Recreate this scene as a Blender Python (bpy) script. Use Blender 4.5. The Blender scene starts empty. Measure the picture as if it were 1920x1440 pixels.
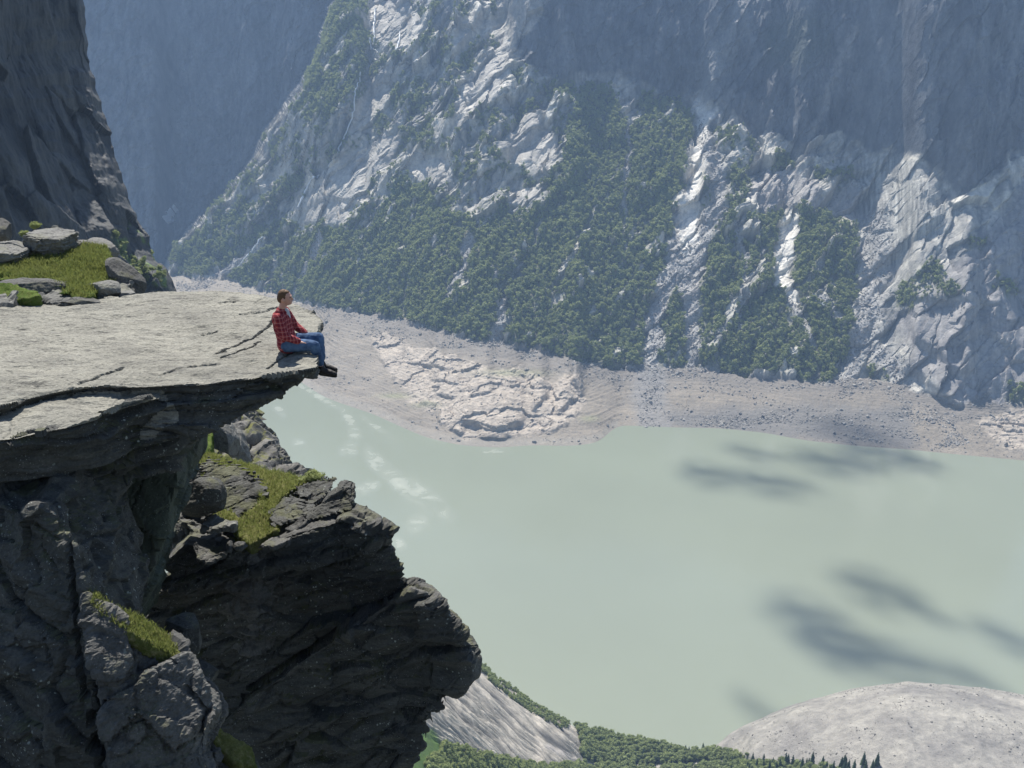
import bpy, bmesh, math, random
import numpy as np
from mathutils import Vector, Matrix
from mathutils.bvhtree import BVHTree

# ------------------------------------------------------------------ camera, world, sun, exposure
scene = bpy.context.scene
COL = scene.collection
PITCH = math.radians(20.0)
FPX = 1900.0
LAKE = -650.0
SUN_EL, SUN_AZ = math.radians(54.0), math.radians(-16.0)      # azimuth from +Y, negative = left
cam_d = bpy.data.cameras.new('camera')
cam_d.sensor_width = 36.0
cam_d.lens = 36.0 * FPX / 1920.0
cam_d.clip_start = 0.1
cam_d.clip_end = 20000.0
cam = bpy.data.objects.new('camera', cam_d)
COL.objects.link(cam)
cam.location = (0, 0, 0)
cam.rotation_euler = (math.radians(90) - PITCH, 0, 0)
scene.camera = cam
scene.render.engine = 'CYCLES'
scene.view_settings.view_transform = 'Standard'
scene.view_settings.look = 'None'
scene.view_settings.exposure = 0.7
scene.view_settings.gamma = 1.0
scene.view_settings.use_curve_mapping = False
cy = scene.cycles
cy.use_denoising = True
cy.max_bounces = 6
cy.diffuse_bounces = 3
cy.glossy_bounces = 2
cy.transmission_bounces = 3
cy.transparent_max_bounces = 40
cy.volume_bounces = 0
cy.sample_clamp_indirect = 4.0

world = bpy.data.worlds.new('World')
scene.world = world
world.use_nodes = True
wn = world.node_tree
sky = wn.nodes.new('ShaderNodeTexSky')
sky.sky_type = 'NISHITA'
sky.sun_disc = False
sky.sun_elevation = SUN_EL
sky.sun_rotation = SUN_AZ
sky.altitude = 1100
sky.air_density = 1.0
sky.dust_density = 0.6
wn.links.new(sky.outputs[0], wn.nodes['Background'].inputs[0])
wn.nodes['Background'].inputs[1].default_value = 0.085

sun_d = bpy.data.lights.new('sun', 'SUN')
sun_d.energy = 5.0
sun_d.angle = math.radians(0.5)
sun_d.color = (1.0, 0.955, 0.88)
sun = bpy.data.objects.new('sun', sun_d)
COL.objects.link(sun)
SUN_DIR = Vector((math.sin(SUN_AZ) * math.cos(SUN_EL), math.cos(SUN_AZ) * math.cos(SUN_EL), math.sin(SUN_EL)))
sun.rotation_euler = SUN_DIR.to_track_quat('Z', 'Y').to_euler()
sun.location = (0, 50, 80)

# ------------------------------------------------------------------ maths helpers
CP, SP = math.cos(PITCH), math.sin(PITCH)

def ray(px, py):
    """direction through a point of the 1920x1440 picture, 1 m deep along the view axis"""
    a = (np.asarray(px, float) - 960.0) / FPX
    b = (720.0 - np.asarray(py, float)) / FPX
    return np.stack([a + 0 * b, CP + b * SP + 0 * a, -SP + b * CP + 0 * a], -1)

def pt(px, py, y=None, z=None, t=None):
    d = ray(px, py)
    if y is not None:
        return d * (y / d[1])
    if z is not None:
        return d * (z / d[2])
    return d * t

def proj(P):
    P = np.asarray(P, float)
    cf = P[..., 1] * CP - P[..., 2] * SP
    cu = P[..., 1] * SP + P[..., 2] * CP
    return 960 + FPX * P[..., 0] / cf, 720 - FPX * cu / cf

_rng = np.random.default_rng(7)
_perm = _rng.permutation(65536).astype(np.int32)
_grad = _rng.normal(size=(65536, 3))
_grad /= np.linalg.norm(_grad, axis=1)[:, None]
_grad = _grad.astype(np.float32)

def _h(i, j, k):
    return _perm[(_perm[(_perm[i & 65535] + j) & 65535] + k) & 65535]

def noise(P):
    """gradient noise, roughly -1..1"""
    P = np.asarray(P, np.float32)
    F = np.floor(P)
    I = F.astype(np.int32)
    R = P - F
    W = R * R * R * (R * (R * 6 - 15) + 10)
    x, y, z = R[:, 0], R[:, 1], R[:, 2]
    out = np.zeros(P.shape[0], np.float32)
    for dx in (0, 1):
        hx = _perm[(I[:, 0] + dx) & 65535] + I[:, 1]
        wx = W[:, 0] if dx else 1 - W[:, 0]
        for dy in (0, 1):
            hy = _perm[(hx + dy) & 65535] + I[:, 2]
            wy = wx * (W[:, 1] if dy else 1 - W[:, 1])
            for dz in (0, 1):
                h = _perm[(hy + dz) & 65535]
                g = _grad[h]
                out += wy * (W[:, 2] if dz else 1 - W[:, 2]) * (g[:, 0] * (x - dx) + g[:, 1] * (y - dy) + g[:, 2] * (z - dz))
    return out.astype(float) * 1.7

def fbm(P, octv=4, gain=0.5, lac=2.03):
    out, a, s = 0, 1.0, 0.0
    P = np.asarray(P, float).copy()
    for _ in range(octv):
        out = out + a * noise(P)
        s += a
        a *= gain
        P = P * lac + 17.31
    return out / s

def ridged(P, octv=4, gain=0.5):
    out, a, s = 0, 1.0, 0.0
    P = np.asarray(P, float).copy()
    for _ in range(octv):
        out = out + a * (1 - 2 * np.abs(noise(P)))
        s += a
        a *= gain
        P = P * 2.07 + 9.7
    return out / s

def blocks(P, seed=0.0, jit=0.9, tilt=False):
    """jittered cells: distance to border (F2-F1) and a random value of each cell"""
    P = (np.asarray(P) + seed).astype(np.float32)
    I = np.floor(P).astype(np.int32)
    n = len(P)
    f1 = np.full(n, 9.0); f2 = np.full(n, 9.0); cid = np.zeros(n); tl = np.zeros(n)
    for dx in (-1, 0, 1):
        for dy in (-1, 0, 1):
            for dz in (-1, 0, 1):
                h = _h(I[:, 0] + dx, I[:, 1] + dy, I[:, 2] + dz)
                q = np.stack([I[:, 0] + dx, I[:, 1] + dy, I[:, 2] + dz], 1) + 0.5 + _grad[h] * 0.5 * jit
                q -= P
                d = np.sqrt((q * q).sum(1))
                m = d < f1
                f2 = np.where(m, f1, np.minimum(f2, d))
                cid = np.where(m, h / 65536.0, cid)
                f1 = np.where(m, d, f1)
                if tilt:
                    tl = np.where(m, (q * _grad[_perm[h]]).sum(1), tl)
    if tilt:
        return f2 - f1, cid, tl
    return f2 - f1, cid

def sstep(x, a, b):
    t = np.clip((x - a) / (b - a), 0, 1)
    return t * t * (3 - 2 * t)

def seg_dist(X, Y, pts, closed=False):
    d = np.full(X.shape, 1e9)
    n = len(pts)
    for i in range(n if closed else n - 1):
        (x0, y0), (x1, y1) = pts[i][:2], pts[(i + 1) % n][:2]
        vx, vy = x1 - x0, y1 - y0
        u = np.clip(((X - x0) * vx + (Y - y0) * vy) / max(vx * vx + vy * vy, 1e-9), 0, 1)
        d = np.minimum(d, np.hypot(X - x0 - u * vx, Y - y0 - u * vy))
    return d

def inside(X, Y, poly):
    r = np.zeros(X.shape, bool)
    n = len(poly)
    for i in range(n):
        (x0, y0), (x1, y1) = poly[i], poly[(i + 1) % n]
        if y0 == y1:
            continue
        c = (Y < y0) != (Y < y1)
        r ^= c & (X < (x1 - x0) * (Y - y0) / (y1 - y0) + x0)
    return r

def area_mask(X, Y, poly, soft=8.0):
    """1 inside the outline, fading over soft"""
    xs = [p[0] for p in poly]; ys = [p[1] for p in poly]
    m = (X > min(xs) - soft) & (X < max(xs) + soft) & (Y > min(ys) - soft) & (Y < max(ys) + soft)
    out = np.zeros(X.shape)
    if m.any():
        x, y = X[m], Y[m]
        d = seg_dist(x, y, poly, True)
        s = np.where(inside(x, y, poly), d, -d)
        out[m] = sstep(s, -soft * 0.5, soft * 0.5)
    return out

def line_mask(X, Y, pts, width, soft=None):
    """1 on the line; width may vary: points (x, y) or (x, y, w)"""
    soft = soft or width * 0.6
    xs = [p[0] for p in pts]; ys = [p[1] for p in pts]
    r = width + soft
    m = (X > min(xs) - r) & (X < max(xs) + r) & (Y > min(ys) - r) & (Y < max(ys) + r)
    out = np.zeros(X.shape)
    if m.any():
        out[m] = 1 - sstep(seg_dist(X[m], Y[m], pts), width * 0.5 - soft * 0.5, width * 0.5 + soft * 0.5)
    return out

def mix(a, b, m):
    a, b, m = np.asarray(a, float), np.asarray(b, float), np.asarray(m, float)
    if m.ndim == 1 and (a.ndim == 2 or b.ndim == 2 or a.shape == (3,)):
        m = m[:, None]
    return a * (1 - m) + b * m

# ------------------------------------------------------------------ mesh helpers
def tagged(o, label=None, cat=None, group=None, kind=None):
    if label: o['label'] = label
    if cat: o['category'] = cat
    if group: o['group'] = group
    if kind: o['kind'] = kind
    return o

def np_mesh(name, verts, faces, mat, color=None, smooth=True):
    me = bpy.data.meshes.new(name)
    verts = np.ascontiguousarray(verts, dtype=np.float32)
    faces = np.ascontiguousarray(faces, dtype=np.int32)
    nf, k = faces.shape
    me.vertices.add(len(verts)); me.vertices.foreach_set('co', verts.ravel())
    me.loops.add(nf * k); me.loops.foreach_set('vertex_index', faces.ravel())
    me.polygons.add(nf)
    me.polygons.foreach_set('loop_start', np.arange(0, nf * k, k, dtype=np.int32))
    me.polygons.foreach_set('use_smooth', np.full(nf, smooth))
    me.update(calc_edges=True)
    if color is not None:
        at = me.color_attributes.new('tint', 'FLOAT_COLOR', 'POINT')
        c = np.ones((len(verts), 4), np.float32); c[:, :3] = color
        at.data.foreach_set('color', c.ravel())
    me.materials.append(mat)
    return me

def link(name, me, parent=None):
    o = bpy.data.objects.new(name, me)
    COL.objects.link(o)
    if parent is not None: o.parent = parent
    return o

def grid_faces(nr, nc):
    i = np.arange((nr - 1) * (nc - 1))
    r, c = i // (nc - 1), i % (nc - 1)
    a = r * nc + c
    return np.stack([a, a + 1, a + nc + 1, a + nc], 1)

# ------------------------------------------------------------------ material helpers
class NG:
    def __init__(s, name):
        s.m = bpy.data.materials.new(name); s.m.use_nodes = True
        s.t = s.m.node_tree; s.n = s.t.nodes; s.n.clear()
        s.out = s.n.new('ShaderNodeOutputMaterial')
    def add(s, typ, **kw):
        nd = s.n.new('ShaderNode' + typ)
        for k, v in kw.items():
            if hasattr(nd, k): setattr(nd, k, v)
        return nd
    def put(s, nd, key, v):
        i = nd.inputs[key]
        if isinstance(v, bpy.types.NodeSocket): s.t.links.new(v, i)
        else: i.default_value = v
    def coord(s, scale=(1, 1, 1), rot=(0, 0, 0)):
        c = s.add('TexCoord'); mp = s.add('Mapping')
        s.put(mp, 'Vector', c.outputs['Object']); s.put(mp, 'Scale', scale); s.put(mp, 'Rotation', rot)
        return mp.outputs[0]
    def noise(s, vec, scale, detail=6, rough=0.6, dist=0.0):
        nd = s.add('TexNoise'); s.put(nd, 'Vector', vec); s.put(nd, 'Scale', scale); s.put(nd, 'Detail', detail)
        s.put(nd, 'Roughness', rough); s.put(nd, 'Distortion', dist)
        return nd.outputs[0]
    def vor(s, vec, scale, feature='F1', out='Distance'):
        nd = s.add('TexVoronoi', feature=feature); s.put(nd, 'Vector', vec); s.put(nd, 'Scale', scale)
        return nd.outputs[out]
    def ramp(s, v, a, b, c0=0.0, c1=1.0):
        nd = s.add('MapRange'); s.put(nd, 0, v); s.put(nd, 1, a); s.put(nd, 2, b); s.put(nd, 3, c0); s.put(nd, 4, c1)
        nd.clamp = True
        return nd.outputs[0]
    def math(s, op, a, b=0.0):
        nd = s.add('Math', operation=op); s.put(nd, 0, a); s.put(nd, 1, b)
        return nd.outputs[0]
    def mixc(s, f, a, b, mode='MIX'):
        nd = s.n.new('ShaderNodeMix'); nd.data_type = 'RGBA'; nd.blend_type = mode
        s.put(nd, 0, f)
        for idx, v in ((6, a), (7, b)):
            if isinstance(v, tuple) and len(v) == 3: v = (*v, 1)
            s.put(nd, idx, v)
        return nd.outputs[2]
    def attr(s, name='tint'):
        nd = s.n.new('ShaderNodeAttribute'); nd.attribute_name = name
        return nd
    def bump(s, h, strength, dist):
        nd = s.add('Bump'); s.put(nd, 'Height', h); s.put(nd, 'Strength', strength); s.put(nd, 'Distance', dist)
        return nd.outputs[0]
    def bsdf(s, color, rough=0.8, normal=None, spec=0.3, link=True):
        b = s.add('BsdfPrincipled')
        if isinstance(color, tuple) and len(color) == 3: color = (*color, 1)
        s.put(b, 'Base Color', color); s.put(b, 'Roughness', rough); s.put(b, 'Specular IOR Level', spec)
        if normal is not None: s.put(b, 'Normal', normal)
        if link: s.t.links.new(b.outputs[0], s.out.inputs[0])
        return b
# ------------------------------------------------------------------ far mountain side
def polyline(pts):
    xs = np.array([p[0] for p in pts], float); ys = np.array([p[1] for p in pts], float)
    return lambda x: np.interp(x, xs, ys)

shore_y = polyline([(60, 590), (200, 610), (330, 650), (400, 672), (480, 694), (560, 708), (600, 735), (640, 750), (700, 770), (760, 798), (800, 815), (860, 829),
                    (930, 834), (1000, 829), (1060, 831), (1100, 828), (1130, 822), (1137, 816), (1143, 797), (1160, 791), (1250, 795), (1350, 797),
                    (1430, 805), (1510, 820), (1600, 830), (1700, 837), (1800, 847), (1920, 858), (2080, 872)])
foot_y = polyline([(200, 500), (330, 515), (380, 523), (425, 527), (540, 560), (640, 578), (750, 600), (830, 622), (900, 640), (980, 652), (1060, 672),
                   (1130, 685), (1200, 690), (1300, 690), (1400, 702), (1500, 714), (1560, 716), (1650, 708), (1700, 728), (1790, 762), (1850, 745),
                   (1920, 765), (2080, 780)])
rocktop_y = polyline([(200, 380), (425, 500), (520, 455), (600, 425), (640, 440), (700, 425), (730, 350), (800, 345), (820, 395), (900, 415), (980, 395),
                      (1040, 330), (1060, 240), (1100, 155), (1150, 180), (1175, 235), (1240, 205), (1300, 240), (1400, 290), (1500, 330), (1650, 420),
                      (1800, 470), (2080, 520)])

N_COL, N_ROW, N_TOP = 1120, 640, 26
cx = np.linspace(60, 2065, N_COL)
fr = np.linspace(0, 1, N_ROW)
ysh = shore_y(cx)
_k = np.exp(-.5 * (np.arange(-18, 19) / 7.0) ** 2); _k /= _k.sum()
ysh = np.convolve(np.pad(ysh, 18, mode='edge'), _k, mode='valid')
PY = (ysh + 12)[None, :] + fr[:, None] * (-6 - (ysh + 12))[None, :]
PY = np.concatenate([PY, (-6 - 8.0 * np.arange(1, N_TOP + 1))[:, None] + 0 * cx[None, :]], 0)
NR = PY.shape[0]
PX = np.broadcast_to(cx[None, :], PY.shape).copy()
fl = lambda a: a.reshape(-1)
G = np.stack([fl(PX), fl(PY), 0 * fl(PX)], 1)
w1 = noise(G / [37, 37, 1] + 3.3); w2 = noise(G / [37, 37, 1] + 53.3)
w3 = noise(G / [11, 11, 1] + 13.3); w4 = noise(G / [11, 11, 1] + 73.3)
WX = fl(PX) + 9 * w1 + 4.5 * w3
WY = fl(PY) + 9 * w2 + 4.5 * w4
fx, fy = fl(PX), fl(PY)

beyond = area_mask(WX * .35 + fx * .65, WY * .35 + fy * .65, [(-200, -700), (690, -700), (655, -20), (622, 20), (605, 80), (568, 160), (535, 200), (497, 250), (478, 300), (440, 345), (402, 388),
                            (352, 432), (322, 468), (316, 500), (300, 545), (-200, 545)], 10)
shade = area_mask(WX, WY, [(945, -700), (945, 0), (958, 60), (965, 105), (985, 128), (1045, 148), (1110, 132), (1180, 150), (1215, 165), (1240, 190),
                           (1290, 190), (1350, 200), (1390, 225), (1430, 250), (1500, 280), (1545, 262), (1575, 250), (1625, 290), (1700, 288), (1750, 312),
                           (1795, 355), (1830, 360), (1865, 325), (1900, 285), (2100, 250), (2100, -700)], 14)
S = np.full(fx.shape, 12.0)
S = mix(S, 5.0, sstep(fx, 640, 540))
S = mix(S, 34.0, sstep(foot_y(fx) - WY, -2, 14))
S = mix(S, 37.5, sstep(rocktop_y(fx) - WY, -10, 40))
S = mix(S, 39.0, area_mask(WX, WY, [(1640, 330), (2100, 290), (2100, 780), (1800, 760), (1700, 715), (1640, 640), (1700, 500)], 110))
clean = np.zeros(fx.shape)
for poly in ([(858, 175), (905, 110), (945, 70), (975, 95), (965, 130), (930, 170), (880, 215), (860, 250), (845, 240)], [(840, 60), (890, 30), (930, 40), (915, 60), (870, 100), (850, 120)],
             [(925, 285), (985, 200), (1010, 215), (1040, 260), (1045, 310), (1010, 330), (960, 310)], [(600, 330), (640, 300), (700, 270), (760, 250), (740, 300), (700, 340), (690, 380), (640, 420), (570, 430), (550, 420), (570, 370)],
             [(660, 220), (700, 150), (760, 110), (740, 170), (700, 230), (670, 270), (655, 260)], [(770, 290), (840, 285), (850, 330), (800, 345), (760, 330)], [(700, 0), (770, 0), (800, 60), (760, 100), (710, 90), (690, 40)],
             [(940, 0), (1040, -10), (1000, 60), (960, 90), (920, 60)], [(870, 400), (890, 350), (905, 400), (880, 415)], [(960, 355), (1010, 345), (1000, 380), (950, 385)], [(480, 345), (520, 300), (545, 310), (510, 360)]):
    clean = np.maximum(clean, area_mask(WX, WY, poly, 8))
for q in ([(1312, 190), (1325, 215), (1318, 245), (1310, 270), (1306, 330), (1300, 380)], [(1296, 380), (1292, 430), (1288, 462)], [(1482, 412), (1474, 460), (1466, 520), (1490, 552)]):
    clean = np.maximum(clean, line_mask(WX, WY, q, 30, 10))
S = mix(S, 30, clean)
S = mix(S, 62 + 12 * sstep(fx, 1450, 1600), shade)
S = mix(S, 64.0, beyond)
S = mix(S, 68.0, area_mask(WX, WY, [(548, 236), (600, 232), (650, 200), (676, 120), (688, 190), (655, 275), (622, 322), (560, 340), (500, 325)], 16))
S = mix(S, 66.0, area_mask(WX, WY, [(452, 425), (500, 385), (545, 350), (590, 335), (560, 370), (500, 430), (470, 455)], 12))
# ledges: short steep faces below slabs
ledges = [([(1640, 505), (1690, 465), (1745, 425), (1760, 415)], 12), ([(1445, 395), (1465, 384), (1500, 388), (1525, 402)], 13),
          ([(1500, 552), (1530, 560), (1550, 580)], 8), ([(1320, 556), (1350, 562), (1400, 560)], 9), ([(1716, 640), (1760, 665), (1790, 695), (1812, 700), (1820, 672)], 15),
          ([(1710, 690), (1750, 735), (1795, 760)], 13), ([(1700, 560), (1760, 566), (1820, 558), (1845, 570), (1875, 566)], 9), ([(1805, 610), (1840, 570)], 8),
          ([(1790, 640), (1810, 628), (1850, 620), (1900, 655)], 10), ([(1845, 612), (1880, 602), (1920, 608)], 8), ([(1880, 500), (1920, 470)], 9), ([(1880, 380), (1900, 340), (1930, 310)], 8),
          ([(1805, 720), (1860, 735)], 9), ([(1690, 700), (1715, 680)], 6), ([(1275, 395), (1300, 380), (1330, 385)], 9), ([(1480, 420), (1500, 410)], 6),
          ([(960, 170), (900, 225), (860, 260)], 10), ([(1000, 240), (960, 290), (900, 330)], 8), ([(740, 330), (800, 290), (850, 285)], 11), ([(980, 440), (1040, 380), (1080, 335)], 12),
          ([(700, 170), (760, 120), (800, 90), (850, 60)], 18), ([(850, 100), (890, 60), (900, 30), (960, 20)], 14), ([(930, 290), (985, 270), (1010, 240)], 9),
          ([(700, 375), (730, 335), (770, 300), (810, 285)], 11), ([(560, 395), (620, 370), (680, 385)], 8), ([(560, 420), (640, 425), (700, 400)], 7), ([(830, 290), (870, 325)], 9), ([(690, 240), (640, 290), (600, 330)], 9),
          ([(450, 440), (520, 390), (560, 350), (600, 335)], 13), ([(870, 790), (930, 806), (975, 792)], 9), ([(850, 805), (865, 812)], 6), ([(810, 712), (860, 722)], 5), ([(760, 680), (830, 688)], 4),
          ([(1000, 770), (1020, 745)], 7), ([(1075, 715), (1090, 740)], 7), ([(1045, 775), (1070, 750)], 6), ([(900, 822), (950, 824)], 4), ([(885, 740), (920, 735)], 5), ([(820, 740), (850, 745)], 5)]
for pts, w in ledges:
    S = mix(S, 80.0, line_mask(fx + 2 * w3 + 2 * w1, fy + 2 * w4 + 2 * w2, pts, w * 1.25, 4))
above = fy < -30
S = np.where(above, 32.0, S)
T = np.tan(np.radians(S)).reshape(NR, N_COL)
D = ray(PX, PY)
DH = np.hypot(D[..., 0], D[..., 1]); DZ = D[..., 2]
tt = np.zeros((NR, N_COL))
tt[0] = (LAKE - 2.0) / DZ[0]
for r in range(1, NR):
    tt[r] = tt[r - 1] * (DZ[r - 1] - T[r] * DH[r - 1]) / (DZ[r] - T[r] * DH[r])
    if r > 8:
        q_ = .3 if r < 90 else .07
        tt[r, 1:-1] = (1 - 2 * q_) * tt[r, 1:-1] + q_ * (tt[r, :-2] + tt[r, 2:])
bey2 = beyond.reshape(NR, N_COL)
tt2 = tt * 1.12
tt2 = np.where(tt2 * DZ < LAKE + 12, np.maximum(tt, (LAKE + 12) / np.minimum(DZ, -1e-3)), tt2)
tt = tt + (tt2 - tt) * bey2
# relax the column-to-column differences a little
for _ in range(6):
    tt[1:, 1:-1] = .5 * tt[1:, 1:-1] + .25 * (tt[1:, :-2] + tt[1:, 2:])
P0 = (D * tt[..., None]).reshape(-1, 3)

# --- masks of what grows and lies where
forest_areas = [
    ([(318, 500), (330, 465), (400, 390), (440, 400), (470, 415), (520, 440), (500, 458), (450, 492), (410, 520), (360, 524)], .8),
    ([(422, 526), (470, 492), (530, 455), (600, 424), (660, 440), (700, 430), (722, 365), (745, 340), (800, 342), (815, 385), (860, 402), (900, 420), (960, 402), (1010, 388), (1046, 340),
      (1062, 240), (1086, 168), (1112, 148), (1150, 175), (1178, 245), (1205, 205), (1240, 190), (1285, 250), (1284, 320), (1268, 400), (1256, 470), (1232, 545), (1208, 600), (1206, 692),
      (1130, 686), (1060, 673), (980, 652), (900, 640), (830, 622), (750, 600), (640, 579), (540, 560)], 1.),
    ([(1236, 580), (1262, 520), (1290, 600), (1292, 690), (1232, 688)], .9),
    ([(1308, 560), (1330, 500), (1316, 440), (1380, 405), (1436, 410), (1462, 430), (1452, 520), (1472, 560), (1540, 596), (1604, 640), (1612, 680), (1560, 716), (1500, 714), (1400, 702), (1306, 690)], .82),
    ([(1488, 440), (1550, 396), (1600, 420), (1610, 520), (1596, 600), (1560, 650), (1500, 600), (1486, 520)], 1.),
    ([(1540, 600), (1600, 560), (1590, 640), (1560, 712), (1520, 700)], .9),
    ([(1664, 572), (1700, 510), (1780, 468), (1762, 530), (1805, 552), (1730, 572), (1672, 585)], .75),
    ([(1620, 690), (1650, 672), (1690, 700), (1700, 726), (1640, 712)], .7),
    ([(600, 30), (640, 5), (690, 5), (704, 70), (690, 120), (655, 190), (600, 230), (545, 212), (566, 160), (590, 100)], .8),
    ([(482, 260), (560, 220), (600, 260), (560, 320), (490, 300)], .4),
    ([(400, 385), (480, 300), (560, 330), (540, 380), (470, 420)], .55),
    ([(660, 280), (740, 200), (790, 180), (900, 180), (990, 160), (1060, 170), (1060, 240), (1010, 380), (900, 420), (820, 390), (760, 330), (700, 330)], .42),
    ([(1200, 170), (1290, 180), (1300, 260), (1230, 330), (1190, 260)], .8), ([(1330, 230), (1420, 270), (1410, 350), (1370, 420), (1315, 420)], .6),
    ([(1436, 300), (1480, 290), (1490, 318), (1450, 322)], .9), ([(1530, 330), (1590, 318), (1600, 335), (1545, 352), (1520, 345)], .9), ([(1430, 395), (1520, 390), (1600, 405), (1560, 430), (1440, 425)], .8),
    ([(1235, 80), (1262, 85), (1270, 150), (1232, 155)], .5),
    ([(1815, 440), (1850, 455), (1845, 470), (1810, 462)], .8), ([(1870, 515), (1910, 545), (1900, 555), (1865, 530)], .8), ([(1885, 725), (1930, 720), (1930, 765), (1890, 755)], .8),
    ([(1790, 430), (1750, 470), (1700, 510), (1740, 450)], .4),
]
veg = np.zeros(fx.shape)
for poly, k in forest_areas:
    veg = np.maximum(veg, k * area_mask(WX, WY, poly, 26))
np3 = noise(P0 / 22.0 + 4.1); np4 = fbm(P0 / 75.0 + 8.1, 3)
rocky_band = area_mask(WX, WY, [(560, 240), (700, 0), (940, 0), (980, 140), (1100, 150), (1060, 300), (1000, 420), (800, 430), (560, 470), (400, 520), (330, 520), (480, 300)], 20)
veg = np.maximum(veg, .43 * rocky_band)
diag = fbm(np.stack([(fx * .86 + fy * .50) / 24.0 + .5 * w1, (fx * .50 - fy * .86) / 130.0, 0 * fx], 1), 3)
patch = fbm(P0 / [40, 55, 55] + 31.7, 4, .6) * .9 + .35 * noise(P0 / [9, 12, 12]) + .55 * diag
dense = area_mask(WX, WY, [(500, 500), (640, 470), (760, 400), (860, 440), (1000, 430), (1080, 300), (1140, 260), (1260, 380), (1230, 560), (1200, 700), (900, 650), (600, 575)], 60)
veg = np.where(veg > .05, np.clip((veg - .5) * 1.8 + .42 + .25 * dense + patch * (1.35 - .75 * dense), 0, 1), 0)
veg *= (fx > 300)
# thin lines and gaps in the woods
scree = np.zeros(fx.shape); bright = np.zeros(fx.shape); grassy = np.zeros(fx.shape)
for pts, w in [([(1262, 455), (1262, 520), (1240, 560), (1232, 610), (1222, 700), (1216, 790)], 32), ([(1290, 470), (1290, 540), (1298, 600), (1300, 700)], 30), ([(1180, 235), (1176, 330), (1170, 420), (1166, 500)], 9),
               ([(1640, 420), (1645, 500), (1628, 580), (1612, 640)], 44), ([(1625, 610), (1600, 660), (1590, 720)], 30), ([(1630, 620), (1660, 670), (1690, 720)], 34), ([(600, 440), (585, 490), (560, 525)], 9),
               ([(630, 455), (608, 480), (590, 508)], 5), ([(945, 575), (930, 650)], 22), ([(880, 450), (860, 520), (840, 555)], 15), ([(1320, 240), (1340, 320), (1350, 380), (1320, 440), (1300, 500)], 30), ([(480, 465), (430, 505), (390, 535)], 12),
               ([(920, 500), (945, 560)], 7), ([(1480, 560), (1500, 600), (1530, 650)], 16), ([(1395, 560), (1385, 620)], 10), ([(1380, 420), (1400, 470), (1395, 520)], 12), ([(1010, 420), (1000, 470)], 7), ([(1545, 560), (1570, 600)], 14), ([(780, 470), (770, 500)], 6), ([(700, 520), (690, 560)], 6), ([(770, 540), (745, 580)], 8)]:
    scree = np.maximum(scree, line_mask(WX, WY, pts, w))
for pts, w in [([(1312, 190), (1325, 215), (1318, 245), (1310, 270), (1306, 330), (1300, 380)], 22), ([(1296, 380), (1292, 430), (1288, 462)], 30), ([(1482, 412), (1474, 460), (1466, 520), (1490, 552)], 26), ([(1300, 205), (1340, 215)], 14),
               ([(1500, 552), (1540, 570)], 14)]:
    bright = np.maximum(bright, line_mask(WX, WY, pts, w))
for pts, w in [([(1112, 170), (1082, 240), (1064, 320), (1020, 400)], 4), ([(1166, 500), (1140, 570), (1106, 645)], 7), ([(740, 345), (690, 460), (650, 540)], 4), ([(1010, 400), (960, 480)], 5)]:
    grassy = np.maximum(grassy, line_mask(WX, WY, pts, w))
veg = veg * (1 - .92 * clean) * (1 - shade * .85) * (1 - beyond) * (1 - scree) * (1 - bright) * (1 - grassy)
veg *= 1 - sstep(fy, foot_y(fx) - 3, foot_y(fx) + 5)
veg *= 1 - .85 * sstep(diag + .5 * fbm(P0 / [20, 35, 35] + 91., 3), .17, .34)
peach = area_mask(2 * WX - fx, 2 * WY - fy, [(695, 640), (720, 632), (800, 650), (900, 690), (1000, 695), (1085, 715), (1095, 745), (1075, 785), (1020, 812), (980, 818), (900, 822), (840, 800), (800, 770), (760, 720), (720, 680)], 14)
peach = np.maximum(peach, area_mask(WX, WY, [(1830, 790), (1890, 770), (1960, 780), (1960, 850), (1880, 838)], 14))
slab_r = area_mask(WX, WY, [(1290, 580), (1310, 500), (1380, 520), (1390, 560), (1330, 566)], 10)
slab_r = np.maximum(slab_r, area_mask(WX, WY, [(1400, 370), (1425, 310), (1500, 330), (1545, 370), (1600, 340), (1625, 410), (1560, 400), (1500, 395), (1440, 400)], 10))
face_b = area_mask(WX, WY, [(1610, 300), (1700, 300), (1770, 370), (1815, 390), (1700, 480), (1650, 520), (1625, 470)], 12)
rock_zone = (1 - sstep(WY, foot_y(fx) - 6, foot_y(fx) + 4))

# --- relief
disp = np.zeros(fx.shape)
rk = rock_zone * (1 - sstep(veg, .5, .9) * .75) * (1 - scree * .7)
lit = (1 - shade) * (1 - beyond)
A = np.array([[1, -.35, -.55], [.5, .8, 0.2], [.35, -.2, 1]]); A /= np.linalg.norm(A, axis=1)[:, None]
Q = P0 @ A.T
al = np.array([.62, .45, .64]); al /= np.linalg.norm(al)             # ribs climb to the right
ac = np.cross(al, [0, -.6, .8]); ac /= np.linalg.norm(ac); an = np.cross(al, ac)
R3 = np.stack([P0 @ ac, P0 @ al, P0 @ an], 1)
R3[:, 0] += 14 * fbm(P0 / 60 + 3, 3)
e1, c1, t1_ = blocks(R3 / [42, 110, 200], 5.5, tilt=True)
e2, c2, t2_ = blocks(R3 / [15, 40, 80], 25.5, tilt=True)
rightp = sstep(fx, 1600, 1700)
ribn = fbm(R3 / [22, 130, 130] + 2, 4, .55)
disp += rk * lit * (1 - .5 * rightp) * (1 - .5 * clean) * ((c1 - .5) * 17 + (c2 - .5) * 4 + t1_ * 26 + t2_ * 7.5 + ribn * 9 * (1 - .8 * rightp) + fbm(P0 / 60 + 2, 3) * 7 + fbm(P0 / 9 + 7, 4, .65) * 1.5 - 2.5 * (1 - sstep(e1, 0, .10)) - .8 * (1 - sstep(e2, 0, .1)))
sh_ = np.clip(shade + beyond, 0, 1)
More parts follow.
